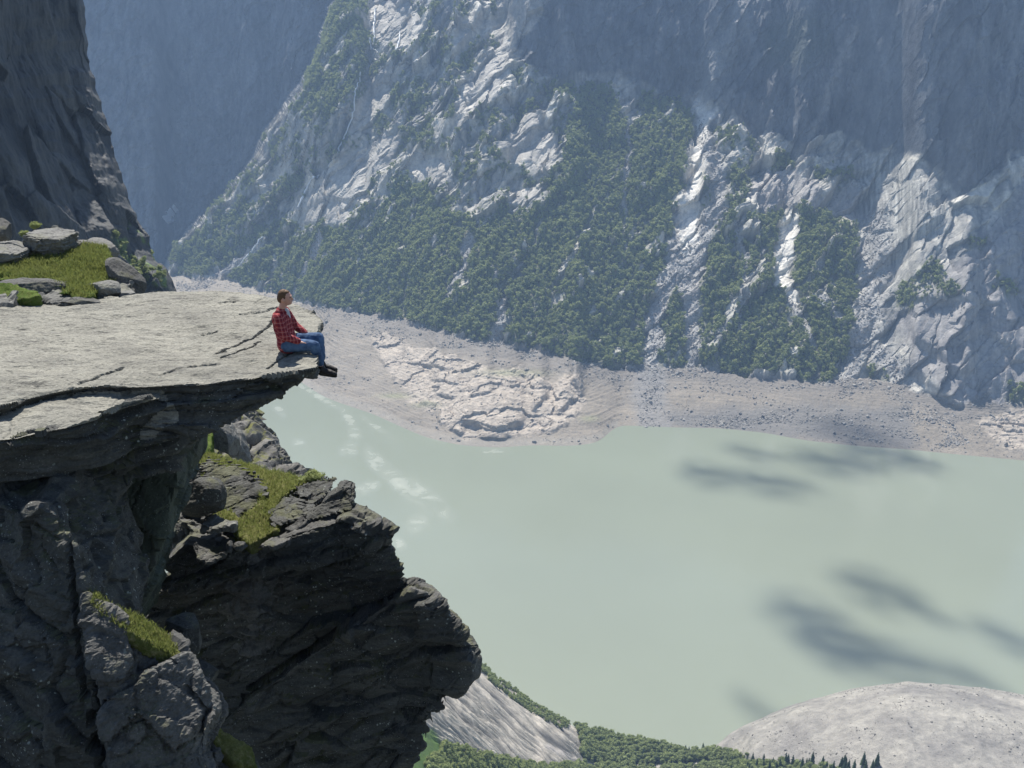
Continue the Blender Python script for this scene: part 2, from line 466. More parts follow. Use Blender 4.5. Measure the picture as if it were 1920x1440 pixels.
disp += sh_ * (fbm(P0 / [34, 80, 170] + 12, 6, .6) * 17 + ridged(P0 / [80, 120, 220] + 40, 4, .55) * 13 + (c2 - .5) * 3.0 + (c1 - .5) * 9 + t1_ * 12 + t2_ * 4)
disp += rock_zone * (1 - rk) * fbm(P0 / [42, 42, 42] + 5, 4) * 7 + rock_zone * lit * (1 - rk) * fbm(R3 / [24, 160, 160] + 15, 3) * 13
bz = (1 - rock_zone)
lk = sstep(fy, ysh.repeat(1)[np.tile(np.arange(N_COL), NR)] + 0, ysh[np.tile(np.arange(N_COL), NR)] - 14)
e3, c3 = blocks(P0 @ np.array([[.9, .3, .1], [-.3, .9, .2], [0, -.1, 1]]).T / [60, 30, 40] + .45 * np.stack([fbm(P0 / 30 + 1, 2), fbm(P0 / 30 + 5, 2), fbm(P0 / 30 + 9, 2)], 1), 3.1)
e4, c4 = blocks(P0 / [8, 8, 5], 13.1)
disp += bz * lk * (fbm(P0 / [60, 30, 10] + 5, 4) * 1.6 + fbm(P0 / 5. + 5, 3) * .55)
disp += peach * lk * ((c3 - .5) * 6 + (c4 - .5) * 1.6 - .8 * (1 - sstep(e3, 0, .05)) + 2 + 4 * fbm(P0 / [50, 30, 30] + 3, 3))
terr = noise(P0[:, [2, 2, 2]] / 2.6 + [0, 5, 9] + 0.01 * P0) * .5
disp += bz * lk * terr
disp *= lk
nrm = np.stack([0 * fx, -np.sin(np.radians(S)) * .9, np.cos(np.radians(np.minimum(S, 60)))], 1)
nrm /= np.linalg.norm(nrm, axis=1)[:, None]
P1 = P0 + nrm * disp[:, None]

# --- colour of the ground, with some shade darkened into it
rocks = np.array([.17, .17, .165]); light = np.array([.66, .62, .53])
k = fbm(P0 / [18, 40, 60] + 61, 4, .6)
col = mix(rocks[None, :] + 0 * P0, light, np.clip(.48 + .9 * k + .25 * (c2 - .5) + .6 * (c1 - .5), 0, 1))
col = mix(col, np.clip(np.array([.11, .115, .122]) * (1 + 1.1 * fbm(P0 / [14, 40, 60] + 9, 6, .65)[:, None] + .8 * fbm(P0 / [60, 60, 120] + 19, 3)[:, None]), .03, .5), sh_)  # shaded walls get darker rock, shade deepened by colour
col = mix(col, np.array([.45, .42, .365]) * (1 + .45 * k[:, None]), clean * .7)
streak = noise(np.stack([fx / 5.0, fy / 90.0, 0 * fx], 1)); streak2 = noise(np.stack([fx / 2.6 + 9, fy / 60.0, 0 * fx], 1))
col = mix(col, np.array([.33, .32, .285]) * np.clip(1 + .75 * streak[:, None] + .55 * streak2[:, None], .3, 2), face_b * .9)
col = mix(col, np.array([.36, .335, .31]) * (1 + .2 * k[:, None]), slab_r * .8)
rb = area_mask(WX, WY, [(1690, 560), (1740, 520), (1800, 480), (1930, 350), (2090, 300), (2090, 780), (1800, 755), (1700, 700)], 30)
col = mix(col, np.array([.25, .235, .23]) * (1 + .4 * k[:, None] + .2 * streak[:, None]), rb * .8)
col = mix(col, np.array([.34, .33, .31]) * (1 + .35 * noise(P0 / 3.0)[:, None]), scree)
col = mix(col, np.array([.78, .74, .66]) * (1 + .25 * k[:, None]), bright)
col = mix(col, np.array([.10, .14, .05]), grassy)
under = np.array([.13, .135, .08])
col = mix(col, np.array([.30, .30, .29]), line_mask(WX, WY, [(1310, 195), (1335, 120), (1375, 40), (1400, -40)], 60, 50) * .5 * shade)
col = mix(col, np.array([.34, .33, .32]), line_mask(WX, WY, [(1600, 60), (1560, 150), (1535, 220), (1515, 290)], 16, 12) * .6)
col = mix(col, np.array([.05, .065, .045]), area_mask(WX, WY, [(1440, 40), (1540, 20), (1560, 90), (1500, 140), (1430, 110)], 40) * .7)
col = mix(col, under * (1 + .4 * w3[:, None]), np.clip(veg * 1.3, 0, 1) * .92)
beach = np.array([.24, .205, .16])
bk = fbm(P0 / [70, 40, 14] + 77, 4)
bcol = mix(beach * (1 + .35 * bk[:, None]), np.array([.15, .135, .12]), np.clip(sstep(fy, foot_y(fx) + 60, foot_y(fx) + 5) * sstep(fx, 560, 720) * .7, 0, 1))
bcol = mix(bcol, np.array([.28, .26, .22]), sstep(ysh[np.tile(np.arange(N_COL), NR)] - fy, 14, 3) * .5 * (fx < 1160))
bcol = mix(bcol, np.array([.12, .12, .12]), area_mask(WX, WY, [(1450, 760), (1700, 760), (1720, 840), (1500, 825), (1250, 800), (1260, 770)], 30) * .7)  # darker grey shore, the cloud shadow there put into its colour
bcol = mix(bcol, np.array([.20, .20, .20]), line_mask(WX, WY, [(1222, 690), (1218, 750), (1225, 800)], 60, 30) * .6)
bcol = mix(bcol, np.array([.42, .36, .29]) * (1 + .25 * noise(P0 / 9.)[:, None] + .15 * (c4[:, None] - .5)), peach * .95)
for q in [(960, 700, 60, 7), (800, 760, 25, 5), (1105, 785, 16, 6), (740, 742, 30, 5)]:
    m = np.exp(-(((fx - q[0]) / q[2]) ** 2 + ((fy - q[1]) / q[3]) ** 2)) * .6
    bcol = mix(bcol, np.array([.24, .25, .13]), m)
col = mix(bcol, col, rock_zone)
snow = None
col = np.clip(col, .01, .9)

m = NG('mountain rock')
v = m.coord()
at = m.attr()
n1 = m.noise(v, .11, 8, .68)
n2 = m.noise(v, .9, 5, .7)
c = m.mixc(.75, at.outputs['Color'], m.ramp(n1, .3, .7, .55, 1.45), 'MULTIPLY')
c = m.mixc(.6, c, m.ramp(n2, .3, .7, .65, 1.35), 'MULTIPLY')
h = m.math('ADD', m.math('MULTIPLY', n1, 3.0), n2)
m.bsdf(c, m.ramp(n1, .35, .6, .5, .8), m.bump(h, .55, 1.2), .35)
M_MOUNT = m.m
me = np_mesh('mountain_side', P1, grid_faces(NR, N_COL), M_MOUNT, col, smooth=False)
tagged(link('mountain_side', me), 'steep wooded mountain side and grey rock walls across the lake above a stony shore', kind='structure')
FAR = dict(P=P1.reshape(NR, N_COL, 3), veg=veg.reshape(NR, N_COL), fx=PX, fy=PY, peach=peach.reshape(NR, N_COL), scree=scree.reshape(NR, N_COL), rz=rock_zone.reshape(NR, N_COL))

def far_at(px, py):
    """point on the far mountain side seen at a picture position"""
    j = int(np.clip(np.searchsorted(cx, px), 0, N_COL - 1))
    colm = PY[:, j]
    i = int(np.argmin(np.abs(colm - py)))
    return FAR['P'][i, j]

# ------------------------------------------------------------------ lake
m = NG('glacial lake water')
v = m.coord()
g = m.noise(v, .004, 3, .5)
c = m.mixc(m.ramp(g, .35, .65), (.238, .262, .20), (.252, .278, .212))
rip = m.noise(m.coord((1, .5, 1)), .25, 4, .6)
# gusts roughen the water in patches that throw back the sun
GUSTS = [(520, 738, 26, 7, -35), (600, 745, 34, 5, 30), (575, 728, 22, 4, 20), (525, 770, 12, 6, 40), (652, 782, 22, 7, 55), (665, 812, 12, 10, 50), (705, 800, 30, 5, 35), (655, 842, 12, 14, 60),
         (705, 865, 26, 12, 50), (750, 905, 55, 13, 42), (800, 935, 45, 16, 40), (687, 915, 9, 20, 70), (783, 980, 14, 20, 60), (925, 846, 20, 4, 0), (790, 808, 36, 5, 28), (750, 1020, 12, 8, 40), (560, 830, 10, 6, 0)]
gus = None
pos = m.add('SeparateXYZ'); m.put(pos, 0, v)
for gx, gy, ga, gb, rot in GUSTS:
    cpt = pt(gx, gy, z=LAKE); ca, sa = math.cos(math.radians(rot)), math.sin(math.radians(rot))
    ex = pt(gx + ga * ca, gy + ga * sa, z=LAKE) - cpt; ey = pt(gx - gb * sa, gy + gb * ca, z=LAKE) - cpt
    M2 = np.linalg.inv(np.array([[ex[0], ey[0]], [ex[1], ey[1]]]))
    dx = m.math('SUBTRACT', pos.outputs[0], float(cpt[0])); dy = m.math('SUBTRACT', pos.outputs[1], float(cpt[1]))
    u = m.math('ADD', m.math('MULTIPLY', dx, float(M2[0, 0])), m.math('MULTIPLY', dy, float(M2[0, 1])))
    w = m.math('ADD', m.math('MULTIPLY', dx, float(M2[1, 0])), m.math('MULTIPLY', dy, float(M2[1, 1])))
    r2 = m.math('ADD', m.math('MULTIPLY', u, u), m.math('MULTIPLY', w, w))
    q = m.ramp(r2, 0.0, 3.4, 1.0, 0.0)
    gus = q if gus is None else m.math('MAXIMUM', gus, q)
gn = m.noise(v, .03, 5, .65, 1.0)
gus = m.math('MULTIPLY', gus, m.ramp(gn, .30, .66, .2, 1.0))
rough = m.ramp(gus, 0.0, 1.0, .12, .38)
b = m.bsdf(c, rough, m.bump(rip, .10, .6), .35)
m.put(b, 'Specular IOR Level', m.ramp(gus, 0, 1, .35, .9))
M_LAKE = m.m
lk_me = np_mesh('lake', np.array([[-1500, -150, LAKE], [2100, -150, LAKE], [2100, 3400, LAKE], [-1500, 3400, LAKE]]), np.array([[0, 1, 2, 3]]), M_LAKE)
tagged(link('lake', lk_me), 'milky green glacial lake far below the ledge', kind='structure')

# ------------------------------------------------------------------ haze
m = NG('valley haze')
pv = m.add('VolumePrincipled')
m.put(pv, 'Color', (.45, .66, 1.0, 1)); m.put(pv, 'Density', HAZE := 1.15e-4); m.put(pv, 'Anisotropy', 0.0)
m.t.links.new(pv.outputs[0], m.out.inputs['Volume'])
top_z = float(P1[:, 2].max()) + 15
bm = bmesh.new(); bmesh.ops.create_cube(bm, size=1)
hz = bpy.data.meshes.new('haze'); bm.to_mesh(hz); bm.free(); hz.materials.append(m.m)
ho = link('haze', hz)
x0, x1, y0, y1, z0, z1 = -4200, 4200, -400, float(P1[:, 1].max()) + 60, LAKE - 12, top_z
for vv in hz.vertices:
    vv.co = ((x1 if vv.co.x > 0 else x0), (y1 if vv.co.y > 0 else y0), (z1 if vv.co.z > 0 else z0))
tagged(ho, 'thin blue haze filling the valley over the lake', kind='stuff')
# ------------------------------------------------------------------ trees and stones on the far side
def foliage_mat(name, c0, c1, scale=.35):
    m = NG(name)
    oi = m.n.new('ShaderNodeObjectInfo')
    v = m.coord()
    n = m.noise(v, scale, 3, .6)
    c = m.mixc(n, c0, c1)
    c = m.mixc(m.math('MULTIPLY', oi.outputs['Random'], .55), c, tuple(x * 1.5 + .004 for x in c1))
    b = m.bsdf(c, .75, None, .25, link=False)
    tr = m.add('BsdfTranslucent'); m.put(tr, 'Color', c)
    ms = m.add('MixShader'); m.put(ms, 0, .45)
    m.t.links.new(b.outputs[0], ms.inputs[1]); m.t.links.new(tr.outputs[0], ms.inputs[2])
    m.t.links.new(ms.outputs[0], m.out.inputs[0])
    return m.m

M_LEAF = foliage_mat('birch leaves', (.185, .22, .08), (.275, .31, .125))
M_NEEDLE = foliage_mat('spruce needles', (.025, .05, .022), (.045, .08, .03))
m = NG('bark'); M_BARK = (m.bsdf((.16, .14, .12), .9), m.m)[1]

def ico(sub):
    bm = bmesh.new(); bmesh.ops.create_icosphere(bm, subdivisions=sub, radius=1)
    V = np.array([v.co[:] for v in bm.verts]); F = np.array([[v.index for v in f.verts] for f in bm.faces]); bm.free()
    return V, F
ICO1, ICO2 = ico(1), ico(2)

def tree_mesh(name, rng, h=1.0, r=.36, lobes=4, leaves=70, base=ICO2, leafsz=.075, mat=None):
    """broadleaf tree of unit height: tapered trunk with limbs, several broken lobes and loose leaf clumps"""
    V, F, MI = [], [], []
    n0 = 0
    def push(v, f, mi):
        nonlocal n0
        V.append(v); F.append(f + n0); MI.extend([mi] * len(f)); n0 += len(v)
    def limb(a, b, ra, rb, k=5):
        a, b = np.array(a), np.array(b); d = b - a; d = d / np.linalg.norm(d)
        u = np.cross(d, [.3, .9, .1]); u /= np.linalg.norm(u); w = np.cross(d, u)
        ang = np.arange(k) * 2 * np.pi / k
        ring = np.cos(ang)[:, None] * u + np.sin(ang)[:, None] * w
        v = np.concatenate([a + ring * ra, b + ring * rb])
        f = [[i, (i + 1) % k, k + (i + 1) % k] for i in range(k)] + [[i, k + (i + 1) % k, k + i] for i in range(k)]
        push(v, np.array(f), 1)
    limb([0, 0, -.08], [.02, 0, .55], .035, .018)
    cents = []
    for i in range(lobes):
        an = rng.uniform(0, 6.28); q = rng.uniform(.1, .55) * r
        z = .38 + .42 * (i + .5) / lobes + rng.uniform(-.04, .04)
        cc = np.array([q * math.cos(an), q * math.sin(an), z]); rad = r * rng.uniform(.5, .72) * (1.12 - .45 * z)
        cents.append((cc, rad))
        limb([.01, 0, z - .22], cc, .014, .006, 4)
        v = base[0] * rad * [1, 1, .85]
        v = v * (1 + .42 * noise(base[0] * 2.1 + rng.uniform(0, 90))[:, None] + rng.uniform(-.1, .1, (len(v), 1)))
        push(v + cc, base[1], 0)
    for i in range(leaves):
        cc, rad = cents[rng.integers(len(cents))]
        d = rng.normal(size=3); d /= np.linalg.norm(d); d[2] = abs(d[2]) * .9 + d[2] * .1
        p = cc + d * rad * rng.uniform(.9, 1.3)
        tri = rng.normal(size=(3, 3)) * leafsz * .62
        push(p + tri, np.array([[0, 1, 2]]), 0)
    V = np.concatenate(V) * h; F = np.concatenate(F)
    me = np_mesh(name, V, F, mat or M_LEAF, smooth=False)
    me.materials.append(M_BARK)
    me.polygons.foreach_set('material_index', np.array(MI, np.int32))
    return me

def spruce_mesh(name, rng, layers=9):
    V, F, MI = [], [], []
    k = 5; ang = np.arange(k) * 2 * np.pi / k
    V.append(np.concatenate([np.stack([.022 * np.cos(ang), .022 * np.sin(ang), 0 * ang - .08], 1), np.stack([.004 * np.cos(ang), .004 * np.sin(ang), 0 * ang + .95], 1)]))
    f = [[i, (i + 1) % k, k + (i + 1) % k] for i in range(k)] + [[i, k + (i + 1) % k, k + i] for i in range(k)]
    F.append(np.array(f)); MI += [1] * len(f); n0 = 2 * k
    for L in range(layers):
        z = .12 + .86 * L / layers; R = .21 * (1 - z) ** .8 + .012
        nb = 9
        for i in range(nb):
            a = 6.28 * (i + rng.uniform(-.3, .3)) / nb; rr = R * rng.uniform(.7, 1.25)
            d = np.array([math.cos(a), math.sin(a), 0]); s = np.array([-d[1], d[0], 0])
            v = np.array([[0, 0, z + .10 * (1.1 - z)], d * rr * .62 + s * rr * .33 + [0, 0, z], d * rr + [0, 0, z - .035], d * rr * .62 - s * rr * .33 + [0, 0, z]])
            V.append(v); F.append(np.array([[0, 1, 2], [0, 2, 3]]) + n0); MI += [0, 0]; n0 += 4
    me = np_mesh(name, np.concatenate(V), np.concatenate(F), M_NEEDLE, smooth=False)
    me.materials.append(M_BARK)
    me.polygons.foreach_set('material_index', np.array(MI, np.int32))
    return me

rng = np.random.default_rng(11)
FAR_TREES = [tree_mesh('far_tree_%s' % w, rng, lobes=3, leaves=26, base=ICO1, leafsz=.15) for w in ('round', 'broad', 'tall', 'loose')]
STONE_MESHES = []
m = NG('shore stone')
oi = m.n.new('ShaderNodeObjectInfo')
v = m.coord(); n = m.noise(v, 1.5, 5, .7)
c = m.mixc(oi.outputs['Random'], (.15, .14, .13), (.42, .395, .35))
c = m.mixc(.5, c, m.ramp(n, .3, .7, .5, 1.3), 'MULTIPLY')
m.bsdf(c, .75, None, .3); M_STONE = m.m
def stone_mesh(name, rng, base=ICO1, rough=.35, flat=.6):
    V = base[0].copy()
    for _ in range(5):                                     # planed sides
        n = rng.normal(size=3); n /= np.linalg.norm(n); d = rng.uniform(.45, .8)
        s = V @ n; V = V - np.maximum(s - d, 0)[:, None] * n
    V *= np.array([1.0, rng.uniform(.65, .95), rng.uniform(flat * .7, flat * 1.2)])
    V *= 1 + rng.uniform(-rough, rough, (len(V), 1)) * .4
    return np_mesh(name, V, base[1], M_STONE, smooth=False)
for w in ('blocky', 'flat', 'wedge', 'round'):
    STONE_MESHES.append(stone_mesh('scree_stone_%s' % w, rng, ICO2))

def face_points(n, weight, grid):
    """n random points on a vertex grid, drawn by area times weight"""
    P = grid
    a = P[:-1, :-1]; b = P[:-1, 1:]; c = P[1:, :-1]
    area = np.linalg.norm(np.cross(b - a, c - a), axis=2) * weight[:-1, :-1]
    w = area.ravel(); w = w / w.sum()
    idx = rng.choice(w.size, n, p=w)
    i, j = idx // area.shape[1], idx % area.shape[1]
    u, v = rng.random(n)[:, None], rng.random(n)[:, None]
    return a[i, j] + (b[i, j] - a[i, j]) * u + (c[i, j] - a[i, j]) * v, i, j

def scatter(name, pts, scales, sources, label, cat=None, tilt=.12, kind='stuff'):
    """one object whose geometry nodes set a copy of a source on every point"""
    me = bpy.data.meshes.new(name)
    me.vertices.add(len(pts)); me.vertices.foreach_set('co', np.ascontiguousarray(pts, np.float32).ravel())
    for nm, typ, val in (('size', 'FLOAT_VECTOR', scales), ('turn', 'FLOAT_VECTOR', np.stack([rng.normal(0, tilt, len(pts)), rng.normal(0, tilt, len(pts)), rng.uniform(0, 6.28, len(pts))], 1))):
        at = me.attributes.new(nm, typ, 'POINT'); at.data.foreach_set('vector', np.ascontiguousarray(val, np.float32).ravel())
    ki = me.attributes.new('pick', 'INT', 'POINT'); ki.data.foreach_set('value', rng.integers(0, len(sources), len(pts)).astype(np.int32))
    me.update()
    o = link(name, me)
    g = bpy.data.node_groups.new(name + ' nodes', 'GeometryNodeTree')
    g.interface.new_socket('Geometry', in_out='INPUT', socket_type='NodeSocketGeometry')
    g.interface.new_socket('Geometry', in_out='OUTPUT', socket_type='NodeSocketGeometry')
    gi = g.nodes.new('NodeGroupInput'); go = g.nodes.new('NodeGroupOutput')
    join = g.nodes.new('GeometryNodeJoinGeometry')
    def named(nm, typ):
        nd = g.nodes.new('GeometryNodeInputNamedAttribute'); nd.data_type = typ; nd.inputs[0].default_value = nm
        return [s for s in nd.outputs if s.enabled][0]
    e2r = g.nodes.new('FunctionNodeEulerToRotation')
    g.links.new(named('turn', 'FLOAT_VECTOR'), e2r.inputs[0])
    for k, src in enumerate(sources):
        so = bpy.data.objects.new(src.name + '_source', src)
        oi = g.nodes.new('GeometryNodeObjectInfo'); oi.inputs['Object'].default_value = so; oi.inputs['As Instance'].default_value = True
        ip = g.nodes.new('GeometryNodeInstanceOnPoints')
        cmp_ = g.nodes.new('FunctionNodeCompare'); cmp_.data_type = 'INT'; cmp_.operation = 'EQUAL'
        g.links.new(named('pick', 'INT'), cmp_.inputs[2]); cmp_.inputs[3].default_value = k
        g.links.new(gi.outputs[0], ip.inputs['Points']); g.links.new(cmp_.outputs[0], ip.inputs['Selection'])
        g.links.new(oi.outputs['Geometry'], ip.inputs['Instance']); g.links.new(e2r.outputs[0], ip.inputs['Rotation'])
        g.links.new(named('size', 'FLOAT_VECTOR'), ip.inputs['Scale']); g.links.new(ip.outputs[0], join.inputs[0])
    g.links.new(join.outputs[0], go.inputs[0])
    md = o.modifiers.new('scatter', 'NODES'); md.node_group = g
    return tagged(o, label, cat, kind=kind)

fveg = FAR['veg']
dens = np.where(fveg > .22, fveg ** 1.2, 0)
pts, ii, jj = face_points(27000, dens, FAR['P'])
hgt = rng.triangular(6.0, 10.0, 18.0, len(pts)) * (.65 + .35 * fveg[ii, jj])
wid = hgt * rng.uniform(.75, 1.1, len(pts))
scatter('birch_forest', pts, np.stack([wid, wid, hgt], 1), FAR_TREES, 'dense birch wood covering the slopes across the lake')

bm_ = (1 - FAR['rz']) * (FAR['P'][..., 2] > LAKE + .3) * (FAR['fx'] > 330)
sw = bm_ * (.25 + 1.6 * sstep(FAR['fy'], foot_y(FAR['fx']) + 70, foot_y(FAR['fx']) + 5) + 2.2 * area_mask(FAR['fx'].ravel(), FAR['fy'].ravel(), [(1240, 765), (1450, 760), (1700, 770), (1930, 830), (1930, 870), (1250, 800)], 20).reshape(FAR['fx'].shape)) * (1 - .7 * FAR['peach'])
sw = sw * np.clip(.15 + 2.2 * sstep(fbm(FAR['P'].reshape(-1, 3) / [70, 40, 20] + 55, 4, .6), -.05, .3), 0, 3).reshape(sw.shape) + 2.2 * FAR['scree']
pts, ii, jj = face_points(26000, np.clip(sw, 0, None), FAR['P'])
sz = np.clip(rng.lognormal(-.05, .55, len(pts)), .4, 4.5)
scatter('shore_stones', pts, np.stack([sz, sz, sz], 1), STONE_MESHES, 'grey stones strewn over the far shore and gullies', tilt=.5)
# ------------------------------------------------------------------ near shore: streaked slabs, meadow, woods and a gravel hill
crest_y = polyline([(540, 1052), (700, 1122), (800, 1180), (885, 1234), (920, 1262), (1000, 1322), (1075, 1362), (1130, 1376), (1200, 1388), (1250, 1400), (1300, 1412), (1335, 1402),
                    (1385, 1368), (1440, 1345), (1500, 1318), (1600, 1290), (1700, 1278), (1770, 1283), (1850, 1290), (1920, 1302), (2120, 1330)])
crest_z = polyline([(540, -395), (700, -450), (800, -490), (885, -535), (1000, -597), (1090, -643), (1300, -646), (1350, -645), (1440, -625), (1600, -600), (1700, -590), (1850, -592), (2120, -600)])
NC2, NR2 = 720, 330
c2x = np.linspace(545, 2110, NC2)
yc = crest_y(c2x) + 2.0 * noise(np.stack([c2x / 26, 0 * c2x, 0 * c2x], 1))
rows = np.concatenate([np.linspace(0, 215, NR2 - 24), 215 + 10 * np.arange(1, 25)])
PY2 = yc[None, :] + rows[:, None]; PX2 = np.broadcast_to(c2x[None], PY2.shape).copy()
D2 = ray(PX2, PY2); H2 = np.hypot(D2[..., 0], D2[..., 1]); Z2 = D2[..., 2]
t2 = np.zeros(PY2.shape); t2[0] = crest_z(c2x) / Z2[0]
slabm = 1 - sstep(PX2, 1060, 1130)
hillm = sstep(PX2, 1310, 1420)
Th = np.interp(rows, [0, 25, 80, 200], [-.62, -.35, -.05, .06])[:, None]
Tw = np.interp(rows, [0, 20, 60, 200], [-.1, -.05, -.1, -.2])[:, None]
Ts = np.interp(rows, [0, 30, 130, 160, 300], [-.58, -.5, -.47, -.2, -.3])[:, None]
T2 = Ts * slabm + (1 - slabm) * (Tw * (1 - hillm) + Th * hillm)
T2 = np.maximum(T2, .85 * Z2 / H2)
for r in range(1, NR2):
    t2[r] = t2[r - 1] * (Z2[r - 1] - T2[r] * H2[r - 1]) / (Z2[r] - T2[r] * H2[r])
    t2[r, 1:-1] = .6 * t2[r, 1:-1] + .2 * (t2[r, :-2] + t2[r, 2:])
Q0 = (D2 * t2[..., None]).reshape(-1, 3)
gx, gy = PX2.ravel(), PY2.ravel()
u_al = ((gx - 885) * .74 + (gy - 1240) * .67); u_ac = (-(gx - 885) * .67 + (gy - 1240) * .74)
wv = noise(np.stack([gx / 60, gy / 60, 0 * gx], 1))
st1 = fbm(np.stack([u_ac / 9 + .6 * wv, u_al / 150, 0 * gx], 1), 4, .65); st2 = noise(np.stack([u_ac / 2.6 + wv, u_al / 60, 0 * gx + 4], 1))
a1 = area_mask(gx + 5 * wv, gy + 5 * st1, [(500, 1000), (700, 1100), (885, 1210), (960, 1275), (1060, 1340), (1090, 1384), (1090, 1432), (1010, 1436), (930, 1420), (840, 1402), (790, 1378), (500, 1200)], 8)
a2 = area_mask(gx + 5 * wv, gy + 5 * st1, [(620, 1340), (745, 1355), (760, 1400), (765, 1445), (690, 1500), (600, 1500)], 8)
slab = np.maximum(a1, a2)
meadow = area_mask(gx + 5 * wv, gy + 5 * st1, [(748, 1362), (810, 1368), (830, 1400), (800, 1430), (790, 1470), (760, 1470)], 10)
gravel = area_mask(gx + 5 * wv, gy, [(1330, 1402), (1400, 1350), (1500, 1250), (2200, 1200), (2200, 1900), (1700, 1800), (1640, 1470), (1560, 1444), (1400, 1424)], 8)
bare = np.maximum(line_mask(gx, gy, [(1030, 1400), (1060, 1412), (1110, 1436)], 14), line_mask(gx, gy, [(1190, 1437), (1330, 1432), (1440, 1428)], 8) * .8)
bare = np.maximum(bare, .8 * line_mask(gx, gy, [(1325, 1396), (1345, 1402)], 8))
wood = np.clip((1 - slab) * (1 - gravel) * (1 - meadow) * (1 - bare), 0, 1)
crestwood = area_mask(gx, gy, [(885, 1225), (925, 1250), (1075, 1355), (1060, 1368), (1000, 1340), (930, 1290), (880, 1250)], 6) * sstep(fbm(Q0 / 25, 2), -.45, -.1)
wood = np.maximum(wood, .75 * crestwood)
d2 = slab * (st1 * 5.0 + st2 * 1.2 + fbm(Q0 / 14, 3) * 1.5) + gravel * (fbm(Q0 / 45, 4) * 3.5 + noise(Q0 / 4.) * .35) + (1 - slab) * (1 - gravel) * fbm(Q0 / 20, 3) * 1.5
d2 *= sstep(np.repeat(rows, NC2), 0, 10) * .8 + .2
Q1 = Q0 + np.array([0, .35, .93]) * d2[:, None]
c_slab = mix(np.array([.09, .085, .08]), np.array([.44, .40, .34]), np.clip(.6 + 1.5 * st1 + .6 * st2, 0, 1))
gk = fbm(Q0 / [60, 60, 60] + 3, 5, .6)
c_gr = mix(np.array([.17, .16, .15]), np.array([.33, .31, .27]), np.clip(.5 + 1.1 * gk, 0, 1))
c2 = mix(np.array([.06, .085, .03]) * (1 + .4 * wv[:, None]), c_slab, slab)
c2 = mix(c2, c_gr, gravel); c2 = mix(c2, np.array([.10, .17, .035]), meadow); c2 = mix(c2, np.array([.36, .33, .30]), bare)
back1 = Q1[:NC2] + [0, 5, -6]; back2 = Q1[:NC2] + np.stack([0 * yc, Q1[:NC2, 2] - LAKE + 14, 0 * yc], 1); back2[:, 2] = LAKE - 8
Q1 = np.concatenate([back2, back1, Q1]); c2 = np.concatenate([c2[:NC2], c2[:NC2], c2])
me = np_mesh('near_shore', Q1, grid_faces(NR2 + 2, NC2), M_MOUNT, np.clip(c2, .01, .9))
tagged(link('near_shore', me), 'pale streaked rock slabs, woods and a bare gravel hill by the near shore of the lake', kind='structure')
NG2 = Q1[2 * NC2:].reshape(NR2, NC2, 3)
vis = (PY2 < 1475)
pts, ii, jj = face_points(5200, (wood.reshape(PY2.shape) > .35) * wood.reshape(PY2.shape) * vis, NG2)
px_, py_ = PX2[ii, jj], PY2[ii, jj]
hgt = rng.uniform(4.5, 9.0, len(pts)); hgt = np.where(px_ < 1075, hgt * .62, hgt * .9)
dist = np.linalg.norm(pts, axis=1)
showy = hgt / dist * (py_ < 1440) * (rng.uniform(.8, 1.2, len(pts)))
order = np.argsort(-showy)
M_LEAF2 = foliage_mat('sunlit birch leaves', (.17, .215, .08), (.29, .33, .14))
near_trees = [tree_mesh('birch_tree_%s' % w, rng, lobes=5, leaves=170, leafsz=.085, mat=M_LEAF2) for w in ('rounded', 'spreading', 'slender')]
places = {}
for n, k in enumerate(order[:300]):
    me = near_trees[int(rng.integers(3))]
    o = link('birch_tree', me)
    o.location = pts[k]; w = hgt[k] * rng.uniform(.85, 1.15); o.scale = (w, w, hgt[k]); o.rotation_euler = (0, 0, rng.uniform(0, 6.28))
    if px_[k] < 1075:
        lb = 'small green birch beside the streaked slabs below the dark outcrop' if py_[k] > 1375 else 'small green birch on the sloping rim of the streaked slabs'
    elif px_[k] < 1340:
        lb = 'light green birch in the wood on the near lake shore'
    else:
        lb = 'light green birch in front of the pale gravel hill'
    tagged(o, lb, 'tree', 'birches on the near shore: ' + lb.split(' birch ')[1])
rest = order[300:]
w = hgt[rest]
scatter('birch_wood', pts[rest], np.stack([w * .95, w * .95, w], 1), near_trees, 'light green birch wood filling the near shore', kind='stuff')
# spruces that stand up before the gravel hill
sp = [spruce_mesh('spruce_tree_%s' % w, rng) for w in ('full', 'thin')]
for i in range(44):
    px = rng.uniform(1400, 1655) if i > 5 else [1283, 1316, 1290, 1360, 1410, 1375][i]
    py = rng.uniform(1432, 1450) if i > 5 else [1400, 1402, 1410, 1420, 1425, 1430][i]
    j = int(np.clip(np.searchsorted(c2x, px), 0, NC2 - 1)); q = int(np.argmin(np.abs(PY2[:, j] - py)))
    o = link('spruce_tree', sp[i % 2]); h = rng.uniform(9, 15) if i > 5 else rng.uniform(7, 10)
    o.location = NG2[q, j] - np.array([0, 0, .3]); o.scale = (h * .9, h * .9, h); o.rotation_euler = (0, 0, rng.uniform(0, 6.28))
    if i > 5:
        tagged(o, 'dark pointed spruce in the row before the pale gravel hill', 'tree', 'spruces before the gravel hill')
    else:
        tagged(o, 'dark pointed spruce standing out of the birch wood by the water', 'tree', 'spruces among the shore birches')
hv = gravel.reshape(PY2.shape) * vis
pts, ii, jj = face_points(3000, hv * (.3 + 1.5 * sstep(fbm(NG2.reshape(-1, 3) / 60 + 40, 3), .0, .3).reshape(PY2.shape)), NG2)
sz = np.clip(rng.lognormal(-.9, .55, len(pts)), .15, 1.8)
scatter('hill_stones', pts, np.stack([sz, sz, sz], 1), STONE_MESHES, 'loose stones on the pale gravel hill', tilt=.5)

